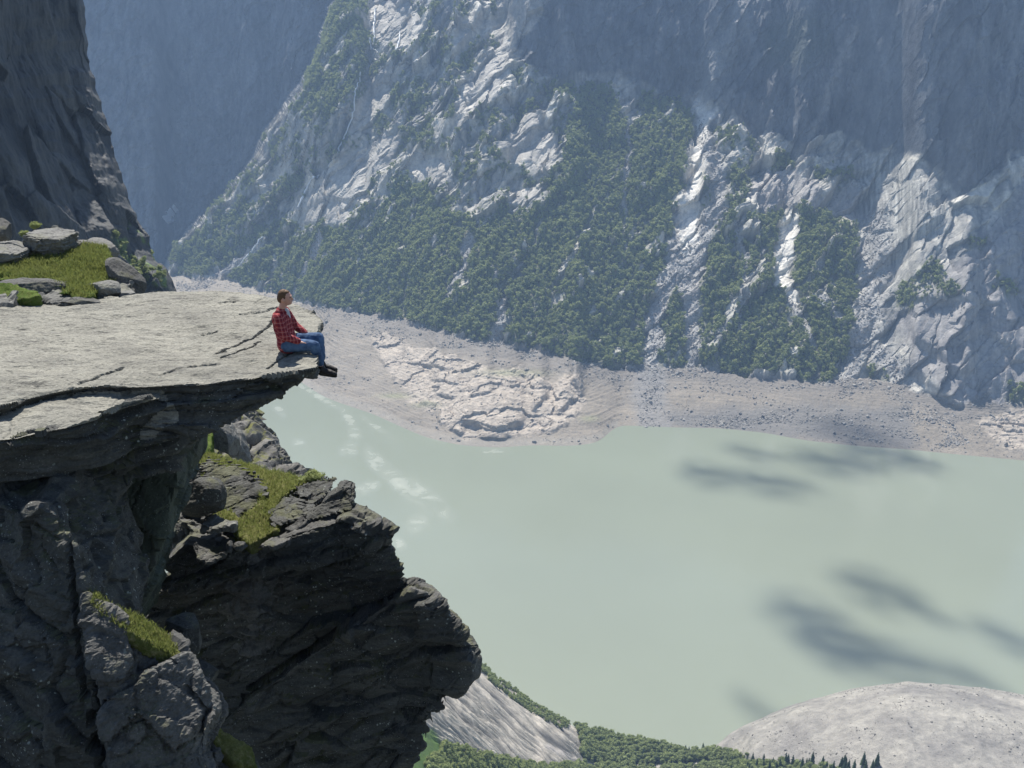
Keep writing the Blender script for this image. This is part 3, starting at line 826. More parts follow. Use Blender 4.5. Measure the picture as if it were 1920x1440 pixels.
# ------------------------------------------------------------------ clouds that shade the lake
m = NG('cloud')
v = m.coord()
ln = m.add('VectorMath', operation='LENGTH'); m.put(ln, 0, v)
core = m.ramp(ln.outputs['Value'], .05, 1.0, 1, 0)
wisp = m.ramp(m.noise(v, 2.3, 5, .65), .40, .60)
den = m.math('MULTIPLY', m.math('POWER', core, 1.3), m.math('MULTIPLY', wisp, .030))
pv = m.add('VolumeScatter'); m.put(pv, 'Color', (.97, .98, 1, 1)); m.put(pv, 'Density', den)
m.t.links.new(pv.outputs[0], m.out.inputs['Volume'])
m.m.cycles.volume_step_rate = 1.5
CI = ico(3)
CL_ME = np_mesh('cloud', CI[0] * 1.02, CI[1], m.m)
for px, py, ra, rb, rot in [(1440, 906, 125, 34, 8), (1325, 890, 80, 34, 4), (1560, 868, 135, 34, 14), (1640, 852, 110, 36, 0), (1720, 868, 70, 22, 8), (1410, 850, 80, 16, 10),
                            (1510, 1155, 120, 62, 16), (1645, 1105, 110, 56, 34), (1590, 1200, 150, 40, 14), (1690, 1248, 220, 54, 8), (1560, 1225, 110, 40, 20), (1430, 1340, 80, 34, 34), (1895, 1200, 110, 34, 30), (1740, 1150, 90, 18, 24), (1600, 822, 110, 16, 6), (1700, 1345, 100, 22, 20), (1850, 1290, 90, 20, 14)]:
    c0 = pt(px, py, z=LAKE); ca, sa = math.cos(math.radians(rot)), math.sin(math.radians(rot))
    ex_ = pt(px + ra * ca, py + ra * sa, z=LAKE) - c0; ey_ = pt(px - rb * sa, py + rb * ca, z=LAKE) - c0
    c = c0 + np.array(SUN_DIR) * (2050.0 / SUN_DIR.z)
    o = link('cloud', CL_ME)
    o.matrix_world = Matrix(((ex_[0], ey_[0], 0, c[0]), (ex_[1], ey_[1], 0, c[1]), (0, 0, 70, c[2]), (0, 0, 0, 1)))
    tagged(o, 'thin torn cloud drifting high above the lake', 'cloud', 'thin clouds high above the lake')
# ------------------------------------------------------------------ foreground rock
def fg_rock(name, dark, pale, warm=(1, 1, 1), lichen=.5, moss=.25, rough=.8, bump=.04, grain=(1, 1, 1)):
    m = NG(name)
    v = m.coord(); vs = m.coord(grain)
    big = m.noise(v, .9, 6, .62); mid = m.noise(vs, 4.5, 8, .72, .4); fine = m.noise(v, 28, 5, .75)
    base = m.mixc(m.ramp(m.math('ADD', m.math('MULTIPLY', big, .45), m.math('MULTIPLY', mid, .55)), .36, .64), dark, pale)
    base = m.mixc(.75, base, m.ramp(fine, .3, .7, .55, 1.4), 'MULTIPLY')
    # round crusts of pale lichen, and black ones
    vd = m.add('TexVoronoi', feature='F1'); m.put(vd, 'Vector', v); m.put(vd, 'Scale', 9.0); m.put(vd, 'Randomness', 1.0)
    nz = m.noise(v, 30, 3, .6)
    spot = m.ramp(m.math('ADD', vd.outputs['Distance'], m.math('MULTIPLY', nz, .25)), .26, .31, 1, 0)
    sel = m.ramp(m.noise(v, 1.3, 3, .5), .50, .60)
    base = m.mixc(m.math('MULTIPLY', m.math('MULTIPLY', spot, sel), lichen), base, (.34, .37, .33))
    vd2 = m.add('TexVoronoi', feature='F1'); m.put(vd2, 'Vector', v); m.put(vd2, 'Scale', 24.0)
    spot2 = m.ramp(m.math('ADD', vd2.outputs['Distance'], m.math('MULTIPLY', nz, .3)), .27, .33, 1, 0)
    sel2 = m.ramp(m.noise(v, 2.1, 4, .6), .47, .60)
    base = m.mixc(m.math('MULTIPLY', m.math('MULTIPLY', spot2, sel2), lichen * .9), base, (.42, .44, .41))
    base = m.mixc(m.math('MULTIPLY', m.ramp(m.noise(vs, 7, 4, .7), .56, .64), .6), base, (.03, .03, .03))
    if moss > 0:
        gm = m.add('NewGeometry'); sx = m.add('SeparateXYZ'); m.put(sx, 0, gm.outputs['Normal'])
        up = m.ramp(sx.outputs[2], .55, .85)
        mm = m.math('MULTIPLY', m.math('MULTIPLY', up, m.ramp(m.noise(v, 1.7, 5, .65), .5, .58)), moss)
        base = m.mixc(mm, base, m.mixc(fine, (.07, .09, .015), (.17, .16, .04)))
    h = m.math('ADD', m.math('MULTIPLY', mid, 1.0), m.math('MULTIPLY', fine, .35))
    m.bsdf(base, m.ramp(mid, .3, .7, rough - .15, rough + .1), m.bump(h, .8, bump), .3)
    return m.m

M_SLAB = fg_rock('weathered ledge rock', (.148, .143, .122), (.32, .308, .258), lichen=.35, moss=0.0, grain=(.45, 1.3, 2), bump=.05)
M_SHADED = fg_rock('shade darkened layered rock', (.030, .031, .029), (.108, .108, .098), lichen=.9, moss=.35, grain=(.5, .6, 2.2), bump=.05)  # colour lowered to deepen the shade on the near faces
M_GREY = fg_rock('rough grey rock', (.05, .05, .048), (.155, .152, .142), lichen=.4, moss=.3, bump=.06)
M_BLOCK = fg_rock('boulder rock', (.09, .09, .085), (.24, .235, .215), lichen=.5, moss=0.2, bump=.04)
M_SMOOTH = fg_rock('smooth stained rock', (.035, .042, .032), (.08, .095, .07), lichen=.4, moss=0, grain=(1.2, 1, .35), bump=.02)

def moss_mat(name, c0, c1, c2):
    m = NG(name); v = m.coord()
    a = m.noise(v, 2.2, 6, .65); b = m.noise(v, 14, 5, .7)
    c = m.mixc(m.ramp(a, .35, .62), c0, c1); c = m.mixc(m.ramp(b, .5, .7), c, c2)
    c = m.mixc(.6, c, m.ramp(m.noise(v, 45, 3, .7), .3, .7, .55, 1.35), 'MULTIPLY')
    m.bsdf(c, .95, m.bump(m.math('ADD', b, m.noise(v, 60, 3, .7)), .9, .04), .1)
    return m.m
M_MOSS = moss_mat('moss', (.065, .105, .02), (.12, .175, .04), (.18, .19, .07))
M_DRY = moss_mat('moss and dry grass', (.09, .115, .025), (.17, .175, .06), (.26, .235, .12))

def rings_mesh(bm, A, B):
    va = [bm.verts.new(p) for p in A]; vb = [bm.verts.new(p) for p in B]
    n = len(va)
    bm.faces.new(va); bm.faces.new(list(reversed(vb)))
    for i in range(n):
        j = (i + 1) % n
        bm.faces.new([va[j], va[i], vb[i], vb[j]])

def voxel(bm, size):
    """union the closed pieces of a bmesh into one skin of even quads; returns vertices, faces, normals"""
    bmesh.ops.triangulate(bm, faces=bm.faces[:], ngon_method='EAR_CLIP')
    bmesh.ops.recalc_face_normals(bm, faces=bm.faces[:])
    me = bpy.data.meshes.new('work'); bm.to_mesh(me); bm.free()
    o = bpy.data.objects.new('work', me); COL.objects.link(o)
    md = o.modifiers.new('r', 'REMESH'); md.mode = 'VOXEL'; md.voxel_size = size; md.adaptivity = 0
    dg = bpy.context.evaluated_depsgraph_get()
    em = o.evaluated_get(dg).to_mesh()
    n = len(em.vertices); V = np.empty(n * 3, np.float32); em.vertices.foreach_get('co', V); V = V.reshape(-1, 3).astype(float)
    N = np.empty(n * 3, np.float32); em.vertex_normals.foreach_get('vector', N); N = N.reshape(-1, 3).astype(float)
    nl = len(em.loops); L = np.empty(nl, np.int32); em.loops.foreach_get('vertex_index', L)
    F = L.reshape(-1, 4) if nl == 4 * len(em.polygons) else None
    if F is None:
        F = np.array([list(p.vertices) + [p.vertices[-1]] * (4 - len(p.vertices)) for p in em.polygons])
    o.evaluated_get(dg).to_mesh_clear()
    bpy.data.objects.remove(o); bpy.data.meshes.remove(me)
    return V, F, N

def smooth_normals(V, F, N, it=3):
    for _ in range(it):
        acc = np.zeros_like(N)
        s = N[F].sum(1)
        for k in range(4): np.add.at(acc, F[:, k], s)
        N = acc / np.maximum(np.linalg.norm(acc, axis=1)[:, None], 1e-9)
    return N

def strata(P, N, bed=(0, 0, 1), cell=(.9, .8, .2), amp=.10, fine=1.0, topkeep=.25, seed=0.0):
    """push a skin in and out along its layers: proud and recessed courses, broken ends, grooves, chips"""
    nb = np.array(bed, float); nb /= np.linalg.norm(nb)
    u = np.cross([0, 1, .05], nb); u /= np.linalg.norm(u); v = np.cross(nb, u)
    Q = np.stack([P @ u, P @ v, P @ nb], 1)
    Q[:, 2] += .12 * fbm(P * .7 + seed, 3)
    s = np.array(cell)
    eb, cb, tb = blocks(Q / (s * 2.1), seed + 3.3, tilt=True); es, cs, ts = blocks(Q / (s * .8), seed + 8.1, tilt=True)
    tc = blocks(P / (.55 * s.mean() * 2), seed + 15.1, tilt=True)[2]
    lay = noise(np.stack([Q[:, 0] * .25, Q[:, 1] * .25, Q[:, 2] / s[2] * 1.1 + seed], 1))
    lay2 = noise(np.stack([Q[:, 0] * .6, Q[:, 1] * .6, Q[:, 2] / s[2] * 3.6 + seed], 1))
    d = amp * (1.6 * (cb - .5) + .8 * (cs - .5) + .9 * np.tanh(2.5 * lay) + .22 * np.tanh(3 * lay2))
    d += amp * (2.4 * tb + 1.0 * ts + 1.5 * tc)
    d -= amp * .9 * (1 - sstep(eb, 0, .06)) + amp * .4 * (1 - sstep(es, 0, .07))
    d += amp * .9 * fbm(P * .9 + 5 + seed, 3)
    flat = sstep(np.abs(N @ nb), .55, .9)
    d *= 1 - (1 - topkeep) * flat
    d += fine * (.018 * fbm(P * 6 + seed, 4, .6) + .008 * noise(P * 26) + .007 * ridged(Q * [3, 3, 14], 2))
    return d

def finish(name, V, F, mat, parent=None, smooth=False):
    me = np_mesh(name, V, F, mat, smooth=smooth)
    return link(name, me, parent)

YK = 1.0                                                   # how far back the group being built stands
def ring_pts(spec, ydef=None, zdef=None):
    out = []
    for s in spec:
        if zdef is not None: out.append(pt(s[0], s[1], z=zdef))
        else: out.append(pt(s[0], s[1], y=(s[2] if len(s) > 2 else ydef) * YK))
    return out

def block_solid(bm, spec, y, off=(0, 2.4, -1.9)):
    """closed block: near outline at distance y (or per point), pushed back by an offset (or per point)"""
    A = ring_pts(spec, y)
    B = [a + np.array(s[3:6] if len(s) >= 6 else off, float) for a, s in zip(A, spec)]
    rings_mesh(bm, A, B)

def dents(V, cuts):
    """cracks drawn across a surface: [(polyline in the picture, width, depth, direction)]"""
    px, py = proj(V)
    w = noise(V * 5) * 3
    out = np.zeros_like(V)
    for pts, wd, dep, dr in cuts:
        m = line_mask(px + w, py + w * .6, pts, wd, wd * .7)
        out += m[:, None] * dep * np.array(dr)
    return V + out

# --- the tongue
ZT = -4.74
top = [(-110, 790), (0, 762), (51, 747), (110, 733), (146, 726), (204, 721), (240, 724), (300, 722), (365, 719), (430, 712), (474, 706), (530, 700), (565, 696), (586, 690),
       (589, 676), (588, 655), (590, 640), (600, 622), (601, 604), (590, 592), (566, 576), (530, 562), (480, 552), (430, 548), (330, 548), (250, 553), (150, 563), (70, 571), (0, 574), (-110, 582)]
bot = [(-110, 930, 12.2), (0, 890, 12.4), (51, 880, 12.5), (110, 868, 12.6), (146, 860, 12.6), (204, 846, 12.7), (240, 846, 12.6), (300, 832, 12.7), (365, 814, 12.85), (430, 790, 13.0), (474, 766, 13.2), (530, 732, 13.5),
       (565, 707, 13.8), (584, 696, 13.9)]
A = [pt(*p, z=ZT) for p in top]
B = ring_pts(bot)
for a, p in zip(A[len(bot):], top[len(bot):]):
    th = np.interp(a[0], [-8, -4, -2.9], [1.0, .55, .22])
    B.append(a + np.array([-.05, -.05, -th]))
bm = bmesh.new(); rings_mesh(bm, A, B)
# lower course that pokes out under the left half, its broken top catching the light
lip = [(-110, 842), (0, 826), (60, 812), (120, 803), (170, 790), (205, 765), (228, 750), (262, 745), (300, 744), (320, 710), (-110, 740)]
lipy = [11.3, 11.4, 11.6, 11.7, 11.9, 12.2, 12.4, 12.6, 12.8, 14.2, 14.2]
A = [pt(p[0], p[1], y=y) for p, y in zip(lip, lipy)]
A[-2][2] = A[-3][2] - .1; A[-1][2] = A[0][2] + .1
B = [a + np.array([0.05, .5 if i < 9 else 0, -.75]) for i, a in enumerate(A)]
rings_mesh(bm, A, B)
V, F, N = voxel(bm, .022)
N = smooth_normals(V, F, N, 4)
d = strata(V, N, (.03, -.05, 1), (1.5, 1.2, .18), .052, .9, .12, 2.0)
V = V + N * d[:, None]
topw = sstep(N[:, 2], .7, .92)
V[:, 2] += topw * (.05 * fbm(V * [.5, .7, 1] + 4, 3) + .022 * np.tanh(4 * noise(V * [.9, 2.0, 1])) + .006 * np.tanh(3 * noise(V * [2.6, 5.5, 1])) + .009 * fbm(V * [5, 11, 3], 3, .7))
V = dents(V, [([(405, 663), (440, 648), (475, 632), (500, 615), (515, 595)], 2.0, .11, (0, 0, -1)), ([(415, 672), (470, 650), (490, 640)], 1.8, .07, (0, 0, -1)), ([(500, 690), (530, 670), (552, 660)], 2, .08, (0, 0, -1)),
              ([(380, 628), (405, 622)], 3, .04, (0, 0, -1)), ([(150, 720), (200, 700), (230, 690)], 3, .05, (0, 0, -1)),
              ([(300, 705), (330, 690), (410, 682)], 2, .025, (0, 0, -1)), ([(450, 590), (500, 583), (520, 575)], 2.5, .03, (0, 0, -1)), ([(410, 567), (440, 566)], 2, .03, (0, 0, -1))])
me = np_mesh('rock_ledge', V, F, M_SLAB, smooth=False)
me.materials.append(M_SHADED)
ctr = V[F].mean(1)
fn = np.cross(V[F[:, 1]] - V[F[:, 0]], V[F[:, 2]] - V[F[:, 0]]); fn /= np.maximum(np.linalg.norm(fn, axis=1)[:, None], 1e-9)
me.polygons.foreach_set('material_index', (N[F].mean(1)[:, 2] + .25 * noise(ctr * 1.3) < .42).astype(np.int32))  # side faces take the darkened rock, their shade painted in
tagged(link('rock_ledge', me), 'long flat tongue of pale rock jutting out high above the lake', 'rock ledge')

# --- masses under and beside it
bm = bmesh.new()
block_solid(bm, [(-130, 850, 12.0), (0, 838, 12.1), (120, 815, 12.3), (240, 800, 12.7), (332, 796, 13.2), (330, 850, 13.3), (322, 880, 13.4), (250, 900, 13.0), (180, 925, 12.6), (110, 950, 12.2), (-130, 990, 11.8)], 12.5, (0, 2.2, -.1))
V, F, N = voxel(bm, .035); N = smooth_normals(V, F, N, 4)
V = V + N * strata(V, N, (-.06, 0, 1), (1.2, 1, .17), .10, 1, .5, 4.0)[:, None]
tagged(finish('cliff_root', V, F, M_SHADED), 'shade darkened layered rock that carries the jutting ledge at its left end', kind='structure')

bm = bmesh.new()
block_solid(bm, [(100, 860), (250, 840), (338, 800), (336, 850), (338, 900), (322, 950), (303, 1000), (290, 1050), (272, 1100), (256, 1170), (240, 1230), (90, 1230)], 14.1, (-.3, 2.2, -.3))
V, F, N = voxel(bm, .04); N = smooth_normals(V, F, N, 6)
px, py = proj(V)
V = V + N * (strata(V, N, (.75, 0, .6), (.9, .9, .5), .06, .8, .6, 9.0))[:, None]
V = dents(V, [([(120, 950), (180, 915), (250, 880), (300, 850)], 5, .12, (0, 1, 0)), ([(265, 900), (240, 980), (230, 1100)], 3, .05, (0, 1, 0))])
tagged(finish('cliff_recess', V, F, M_SMOOTH), 'smooth dark greenish rock wall set back beneath the ledge', kind='structure')

bm = bmesh.new()
block_solid(bm, [(-130, 930, 11.6), (-20, 938, 11.6), (30, 960, 11.2), (60, 952, 11.1), (98, 962, 11.1), (110, 985, 11.0), (120, 1010, 11.0), (148, 1040, 10.9), (160, 1090, 10.7), (168, 1150, 10.5), (176, 1215, 10.3), (172, 1290, 10.1), (180, 1350, 10.0), (200, 1440, 9.9), (220, 1620, 9.8), (-130, 1620, 9.6)],
            10.6, (-.3, 2.5, .1))
V, F, N = voxel(bm, .035); N = smooth_normals(V, F, N, 5)
V = V + N * strata(V, N, (.35, -.3, 1), (.8, .8, .4), .075, 1.6, .7, 14.0)[:, None]
V = dents(V, [([(130, 1020), (140, 1120), (150, 1250), (165, 1330), (190, 1440)], 6, .22, (0, 1, 0)), ([(80, 1180), (95, 1250), (90, 1300)], 3, .06, (0, 1, 0))])
tagged(finish('cliff_buttress', V, F, M_SHADED), 'dark lichen spotted rock face at the lower left beside the camera', kind='structure')

bm = bmesh.new()
block_solid(bm, [(158, 1118, 10.6), (205, 1150, 10.5), (262, 1182, 10.5), (320, 1212, 10.5), (345, 1240, 10.5), (362, 1268, 10.4), (400, 1305, 10.3), (408, 1335, 10.1), (386, 1372, 9.9), (380, 1400, 9.8), (398, 1470, 9.5), (400, 1640, 9.0), (225, 1640, 9.0), (200, 1450, 9.4), (182, 1330, 9.8), (176, 1230, 10.1)],
            10, (-.5, 1.5, -1.2))
V, F, N = voxel(bm, .028); N = smooth_normals(V, F, N, 4)
V = V + N * (strata(V, N, (-.2, -.6, .8), (.8, .8, .4), .045, 2.0, .9, 21.0) + .015 * ridged(V * 5, 4, .6))[:, None]
V = dents(V, [([(350, 1290), (380, 1330), (372, 1400)], 9, .12, (0, .7, -.4)), ([(230, 1170), (280, 1215), (330, 1245)], 5, .06, (0, .7, -.4))])
tagged(finish('pitted_boulder', V, F, M_GREY), 'rough pitted grey rock hump at the lower left with a moss strip along its top', 'rock')

YK = 1.1
bm = bmesh.new()
LO = (0.0, 1.7, .05)                                       # how the ledge top runs back
block_solid(bm, [(300, 1060, 14.9), (345, 1018, 14.9, 0, 2.0, -.1), (400, 1030, 14.7, 0, 2.0, -.1), (440, 1036, 14.6, 0, 2.0, -.1), (500, 1020, 14.6, 0, 1.5, -.1), (545, 1002, 14.6, 0, 1.2, -.1), (600, 985, 14.6, 0, .9, -.1), (655, 968, 14.6, -.1, .6, -.2), (700, 978, 14.6, -.2, .7, -.4),
                 (733, 992, 14.6, -.3, 1.2, -.9), (737, 1003, 14.6, -.3, 1.4, -1.0), (722, 1018, 14.6), (640, 1036, 14.6), (540, 1060, 14.6), (420, 1090, 14.7), (320, 1110, 14.8)], 14.6, (-.3, 2.0, -1.2))
block_solid(bm, [(280, 1100, 15), (340, 1050, 15), (450, 1040, 14.9), (560, 1030, 14.85), (680, 1018, 14.8), (733, 1026, 14.8), (740, 1046, 14.8), (741, 1068, 14.8), (770, 1100, 14.7), (800, 1118, 14.6), (800, 1200, 14.6), (650, 1300, 14.7), (480, 1400, 14.9), (350, 1640, 15), (250, 1640, 15), (250, 1200, 15)],
            14.9, (-.5, 2.4, -1.9))
block_solid(bm, [(400, 1370, 14.6), (480, 1300, 14.5), (560, 1245, 14.5), (640, 1190, 14.4), (700, 1145, 14.35), (770, 1104, 14.4), (802, 1112, 14.4), (832, 1142, 14.3), (850, 1160, 14.3), (872, 1192, 14.2), (886, 1232, 14.1), (880, 1264, 14.1), (842, 1300, 14.2), (790, 1338, 14.3), (722, 1378, 14.4), (700, 1410, 14.4), (688, 1450, 14.5),
                 (660, 1640, 14.7), (360, 1640, 14.8), (380, 1450, 14.7)], 14.4, (-.6, 2.2, -1.8))
V, F, N = voxel(bm, .034); N = smooth_normals(V, F, N, 3)
V = V + N * strata(V, N, (-.33, -.12, 1), (1.1, .9, .30), .078, 1.0, .35, 33.0)[:, None]
V = dents(V, [([(470, 1290), (540, 1245), (600, 1205), (660, 1165), (720, 1130)], 8, .28, (.0, 1, 0)), ([(560, 1120), (640, 1095), (720, 1085)], 3, .08, (0, 1, 0)), ([(360, 1090), (460, 1062), (560, 1040), (640, 1028)], 4, .10, (0, 1, 0)),
              ([(300, 1180), (420, 1150), (520, 1120)], 3, .07, (0, 1, 0)), ([(520, 1400), (620, 1340), (720, 1270), (800, 1210)], 3, .06, (0, 1, 0))])
F_V, F_F = V, F
OUT = finish('rock_outcrop', V, F, M_SHADED)
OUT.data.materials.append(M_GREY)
OUT.data.polygons.foreach_set('material_index', (N[F].mean(1)[:, 2] + .3 * noise(V[F].mean(1) * 2) > .68).astype(np.int32))  # upward faces take paler rock, daylight on top put into the colour
tagged(OUT, 'big dark layered outcrop with a blunt nose hanging over the lake below the ledge', 'rock outcrop')

# bank behind the outcrop: earth and rock under the moss
bm = bmesh.new()
bank = [(326, 880, 17.0), (345, 852, 18.4), (400, 852, 18.4), (450, 868, 17.9), (510, 886, 17.2), (570, 898, 16.7), (612, 912, 16.2), (620, 940, 15.7), (560, 985, 15.1), (520, 1008, 14.9), (470, 1030, 14.7), (430, 1020, 14.8), (380, 1000, 15.2), (330, 960, 15.9)]
A = [a + np.array([0, 0, -.1]) for a in ring_pts(bank)]; B = [a + np.array([-.25, .2, -2.2]) for a in A]
rings_mesh(bm, A, B)
V, F, N = voxel(bm, .04); N = smooth_normals(V, F, N, 3)
V = V + N * (strata(V, N, (0, 0, 1), (.5, .5, .2), .06, 1, .6, 3.0))[:, None]
tagged(finish('ledge_bank', V, F, M_GREY), 'stony earth bank on top of the dark outcrop', kind='structure')

def moss_patch(name, spec, mat, label, thick=.22, grow=.0, vox=.03, parent=None, fuzz=.035):
    bm = bmesh.new()
    A = ring_pts(spec); A = [a + np.array([0, 0, grow]) for a in A]
    B = [a + np.array([0, 0, -thick]) for a in A]
    rings_mesh(bm, A, B)
    V, F, N = voxel(bm, vox); N = smooth_normals(V, F, N, 6)
    V = V + N * (.06 * fbm(V * 1.6, 3) + fuzz * np.abs(noise(V * 7)) + .012 * noise(V * 24) + .012 * noise(V * 40))[:, None]
    o = finish(name, V, F, mat, parent, smooth=True)
    if label: tagged(o, label, kind='stuff')
    return V, F, N

grass_src = []
def blades(name, V, F, N, n, h, mat, label, sel=None, rng=rng):
    """short blades standing on a skin"""
    fc = V[F].mean(1); up = N[F].mean(1)[:, 2]
    w = np.clip(up - .35, 0, 1)
    if sel is not None: w = w * sel(fc)
    idx = rng.choice(len(F), n, p=w / w.sum())
    P = fc[idx] + rng.normal(0, .015, (n, 3)); P[:, 2] -= .01
    a = rng.uniform(0, 6.28, n); L = h * rng.uniform(.5, 1.4, n); lean = rng.normal(0, .45, (n, 2)) * L[:, None]
    wd = .0045 + .003 * rng.random(n)
    s = np.stack([np.cos(a) * wd, np.sin(a) * wd, 0 * a], 1)
    T1 = P + np.stack([lean[:, 0] * .4, lean[:, 1] * .4, L * .6], 1); T2 = P + np.stack([lean[:, 0], lean[:, 1], L], 1)
    VV = np.stack([P - s, P + s, T1 + s * .7, T1 - s * .7, T2], 1).reshape(-1, 3)
    k = np.arange(n)[:, None] * 5
    FF = np.concatenate([k + [0, 1, 2], k + [0, 2, 3], k + [3, 2, 4]])
    tagged(link(name, np_mesh(name, VV, FF, mat, smooth=False)), label, kind='stuff')
M_GRASS = foliage_mat('grass blades', (.10, .15, .03), (.20, .21, .07), 2.0)

V, F, N = moss_patch('moss', [(334, 880, 17.1), (352, 858, 18.2), (400, 855, 18.2), (450, 870, 17.8), (510, 888, 17.1), (565, 899, 16.6), (590, 908, 16.3), (560, 918, 16.1), (528, 938, 15.8), (512, 965, 15.3), (500, 985, 15.1), (522, 1000, 14.8), (500, 1012, 14.8), (470, 1026, 14.55), (440, 1010, 14.75),
                        (452, 975, 15.2), (492, 942, 15.8), (478, 912, 16.5), (440, 893, 17.0), (390, 880, 17.3)], M_DRY, 'green and straw coloured moss on the shelf above the dark outcrop', grow=.07)
blades('grass', V, F, N, 9000, .07, M_GRASS, 'short yellow green grass on the shelf above the dark outcrop')
YK = 1.0
V, F, N = moss_patch('moss', [(165, 1122, 10.7), (215, 1148, 10.75), (262, 1172, 10.8), (318, 1205, 10.8), (342, 1232, 10.7), (332, 1246, 10.4), (290, 1225, 10.4), (240, 1195, 10.35), (190, 1160, 10.4)], M_DRY, 'moss strip along the top of the rough grey hump', grow=.10)
blades('grass', V, F, N, 3000, .05, M_GRASS, 'short grass along the top of the rough grey hump')
YK = 1.1
V, F, N = moss_patch('moss', [(655, 962, 15.2), (690, 960, 15.4), (722, 975, 15.2), (734, 992, 14.75), (715, 985, 14.8), (690, 975, 14.9)], M_DRY, 'thin yellow moss on the end of the dark outcrop', .15)
YK = 1.0
V, F, N = moss_patch('moss', [(395, 1355, 11.5), (440, 1380, 11.5), (470, 1400, 11.5), (480, 1440, 11.3), (440, 1430, 11.2), (400, 1390, 11.3)], M_DRY, 'mossy stones in the gap at the bottom of the picture', .3)

# --- mossy shelf behind the tongue, upper left
bm = bmesh.new()
sh = [(-110, 586, 16.9), (0, 578, 17.0), (70, 575, 17.1), (130, 570, 17.2), (200, 560, 17.5), (262, 552, 17.8), (252, 535, 18.2), (228, 505, 18.9), (216, 475, 19.8), (200, 462, 20.3), (165, 458, 20.6), (60, 460, 21), (-110, 460, 21)]
A = ring_pts(sh); B = [a + np.array([-.3, 0, -2.5]) for a in A]
rings_mesh(bm, A, B)
V, F, N = voxel(bm, .045); N = smooth_normals(V, F, N, 3)
V = V + N * strata(V, N, (0, -.1, 1), (.8, .8, .3), .10, 1, .7, 43.0)[:, None]
tagged(finish('cliff_shelf', V, F, M_BLOCK), 'rocky shelf behind the left end of the ledge', kind='structure')
V, F, N = moss_patch('moss', [(-60, 520, 18.4), (40, 522, 18.4), (95, 524, 18.3), (128, 540, 17.9), (138, 562, 17.3), (170, 562, 17.35), (190, 545, 17.9), (215, 535, 18.2), (226, 522, 18.5), (214, 495, 19.1), (200, 470, 19.9), (165, 466, 20.1), (150, 490, 19.5), (100, 500, 19.2), (40, 500, 19.1), (-60, 504, 19.0)],
                     M_MOSS, 'bright green moss cushion behind the left end of the ledge', .3, .06, .04, fuzz=.06)
blades('grass', V, F, N, 16000, .07, M_GRASS, 'short bright grass on the moss cushion behind the ledge')
V, F, N = moss_patch('moss', [(-60, 548, 17.6), (20, 545, 17.6), (70, 560, 17.3), (75, 570, 17.1), (30, 575, 17.0), (-60, 580, 16.9)], M_MOSS, 'low green moss at the left edge of the picture', .2, .12, fuzz=.05)
V, F, N = moss_patch('moss', [(-20, 728, 13.1), (20, 722, 13.3), (48, 712, 13.55), (40, 728, 13.2), (10, 738, 12.95), (-20, 742, 12.8)], M_MOSS, 'small moss patch growing on the left of the ledge top', .06, .03, .02, fuzz=.02)

# ------------------------------------------------------------------ separate boulders and plates
ICO4 = ico(5)
def boulder(name, px, py, y, size, label, seed, mat=M_BLOCK, rot=(0, 0, 0), cuts=9, fine=1.0, sink=0.0, rough=1.0, cat='boulder', box=0.0):
    """planed, chipped boulder; px, py is where its middle shows, size in metres"""
    rg = np.random.default_rng(seed)
    V = ICO4[0].copy()
    if box > 0:
        k = np.max(np.abs(V), axis=1)[:, None]; V = V * (1 - box) + V / k * .8 * box
    for _ in range(cuts):
        n = rg.normal(size=3); n /= np.linalg.norm(n); dd = rg.uniform(.58, .85)
        s = V @ n; V = V - np.maximum(s - dd, 0)[:, None] * n * .96
    V = V * np.array(size) / 2 * 1.12
    Rm = np.array(Matrix.Rotation(rot[2], 3, 'Z') @ Matrix.Rotation(rot[1], 3, 'Y') @ Matrix.Rotation(rot[0], 3, 'X'))
    V = V @ Rm.T
    N = V / np.linalg.norm(V, axis=1)[:, None]
    C = pt(px, py, y=y * YK); size = tuple(q * YK for q in size)
    W = V + C
    sc = float(np.mean(size))
    V = V + N * (rough * .05 * sc * fbm(W * 2.2 / sc + seed, 3) + fine * (.02 * sc * ridged(W * 5 / sc, 3) + .006 * noise(W * 30)))[:, None]
    me = np_mesh(name, V, ICO4[1], mat, smooth=False)
    o = link(name, me); o.location = C
    return tagged(o, label, cat)

def plate(name, spec, off, label, seed, mat=M_BLOCK, vox=.022, bed=(-.3, 0, 1), cat='boulder', amp=.03):
    bm = bmesh.new(); A = ring_pts(spec); rings_mesh(bm, A, [a + np.array(off) for a in A])
    V, F, N = voxel(bm, vox); N = smooth_normals(V, F, N, 2)
    V = V + N * strata(V, N, bed, (.5, .5, .12), amp, .7, .5, seed)[:, None]
    return tagged(finish(name, V, F, mat), label, cat)

# on the shelf behind the ledge
plate('boulder', [(46, 438, 19.7), (60, 428, 20.4), (105, 424, 20.8), (140, 430, 20.4), (144, 437, 19.9), (112, 449, 19.4), (70, 447, 19.4)], (.03, .0, -.60), 'large square boulder on the moss behind the ledge', 5., bed=(0, 0, 1))
plate('boulder', [(-30, 458, 19.5), (35, 452, 19.8), (48, 468, 19.4), (30, 478, 19.0), (-30, 474, 19.0)], (.08, .0, -.36), 'pale flat topped block at the left edge behind the ledge', 6., bed=(0, 0, 1))
boulder('boulder', 153, 460, 20.6, (.34, .3, .2), 'small dark stone between the square boulder and the rounded rock', 7)
boulder('boulder', 192, 466, 20.2, (.62, .6, .34), 'rounded brown rock at the far right of the mossy shelf', 8, rot=(0, .3, 0), box=.3)
boulder('boulder', 232, 520, 18.6, (.85, .6, .42), 'long slanting grey rock on the right rim of the mossy shelf', 9, M_GREY, rot=(0, .75, 0), box=.3)
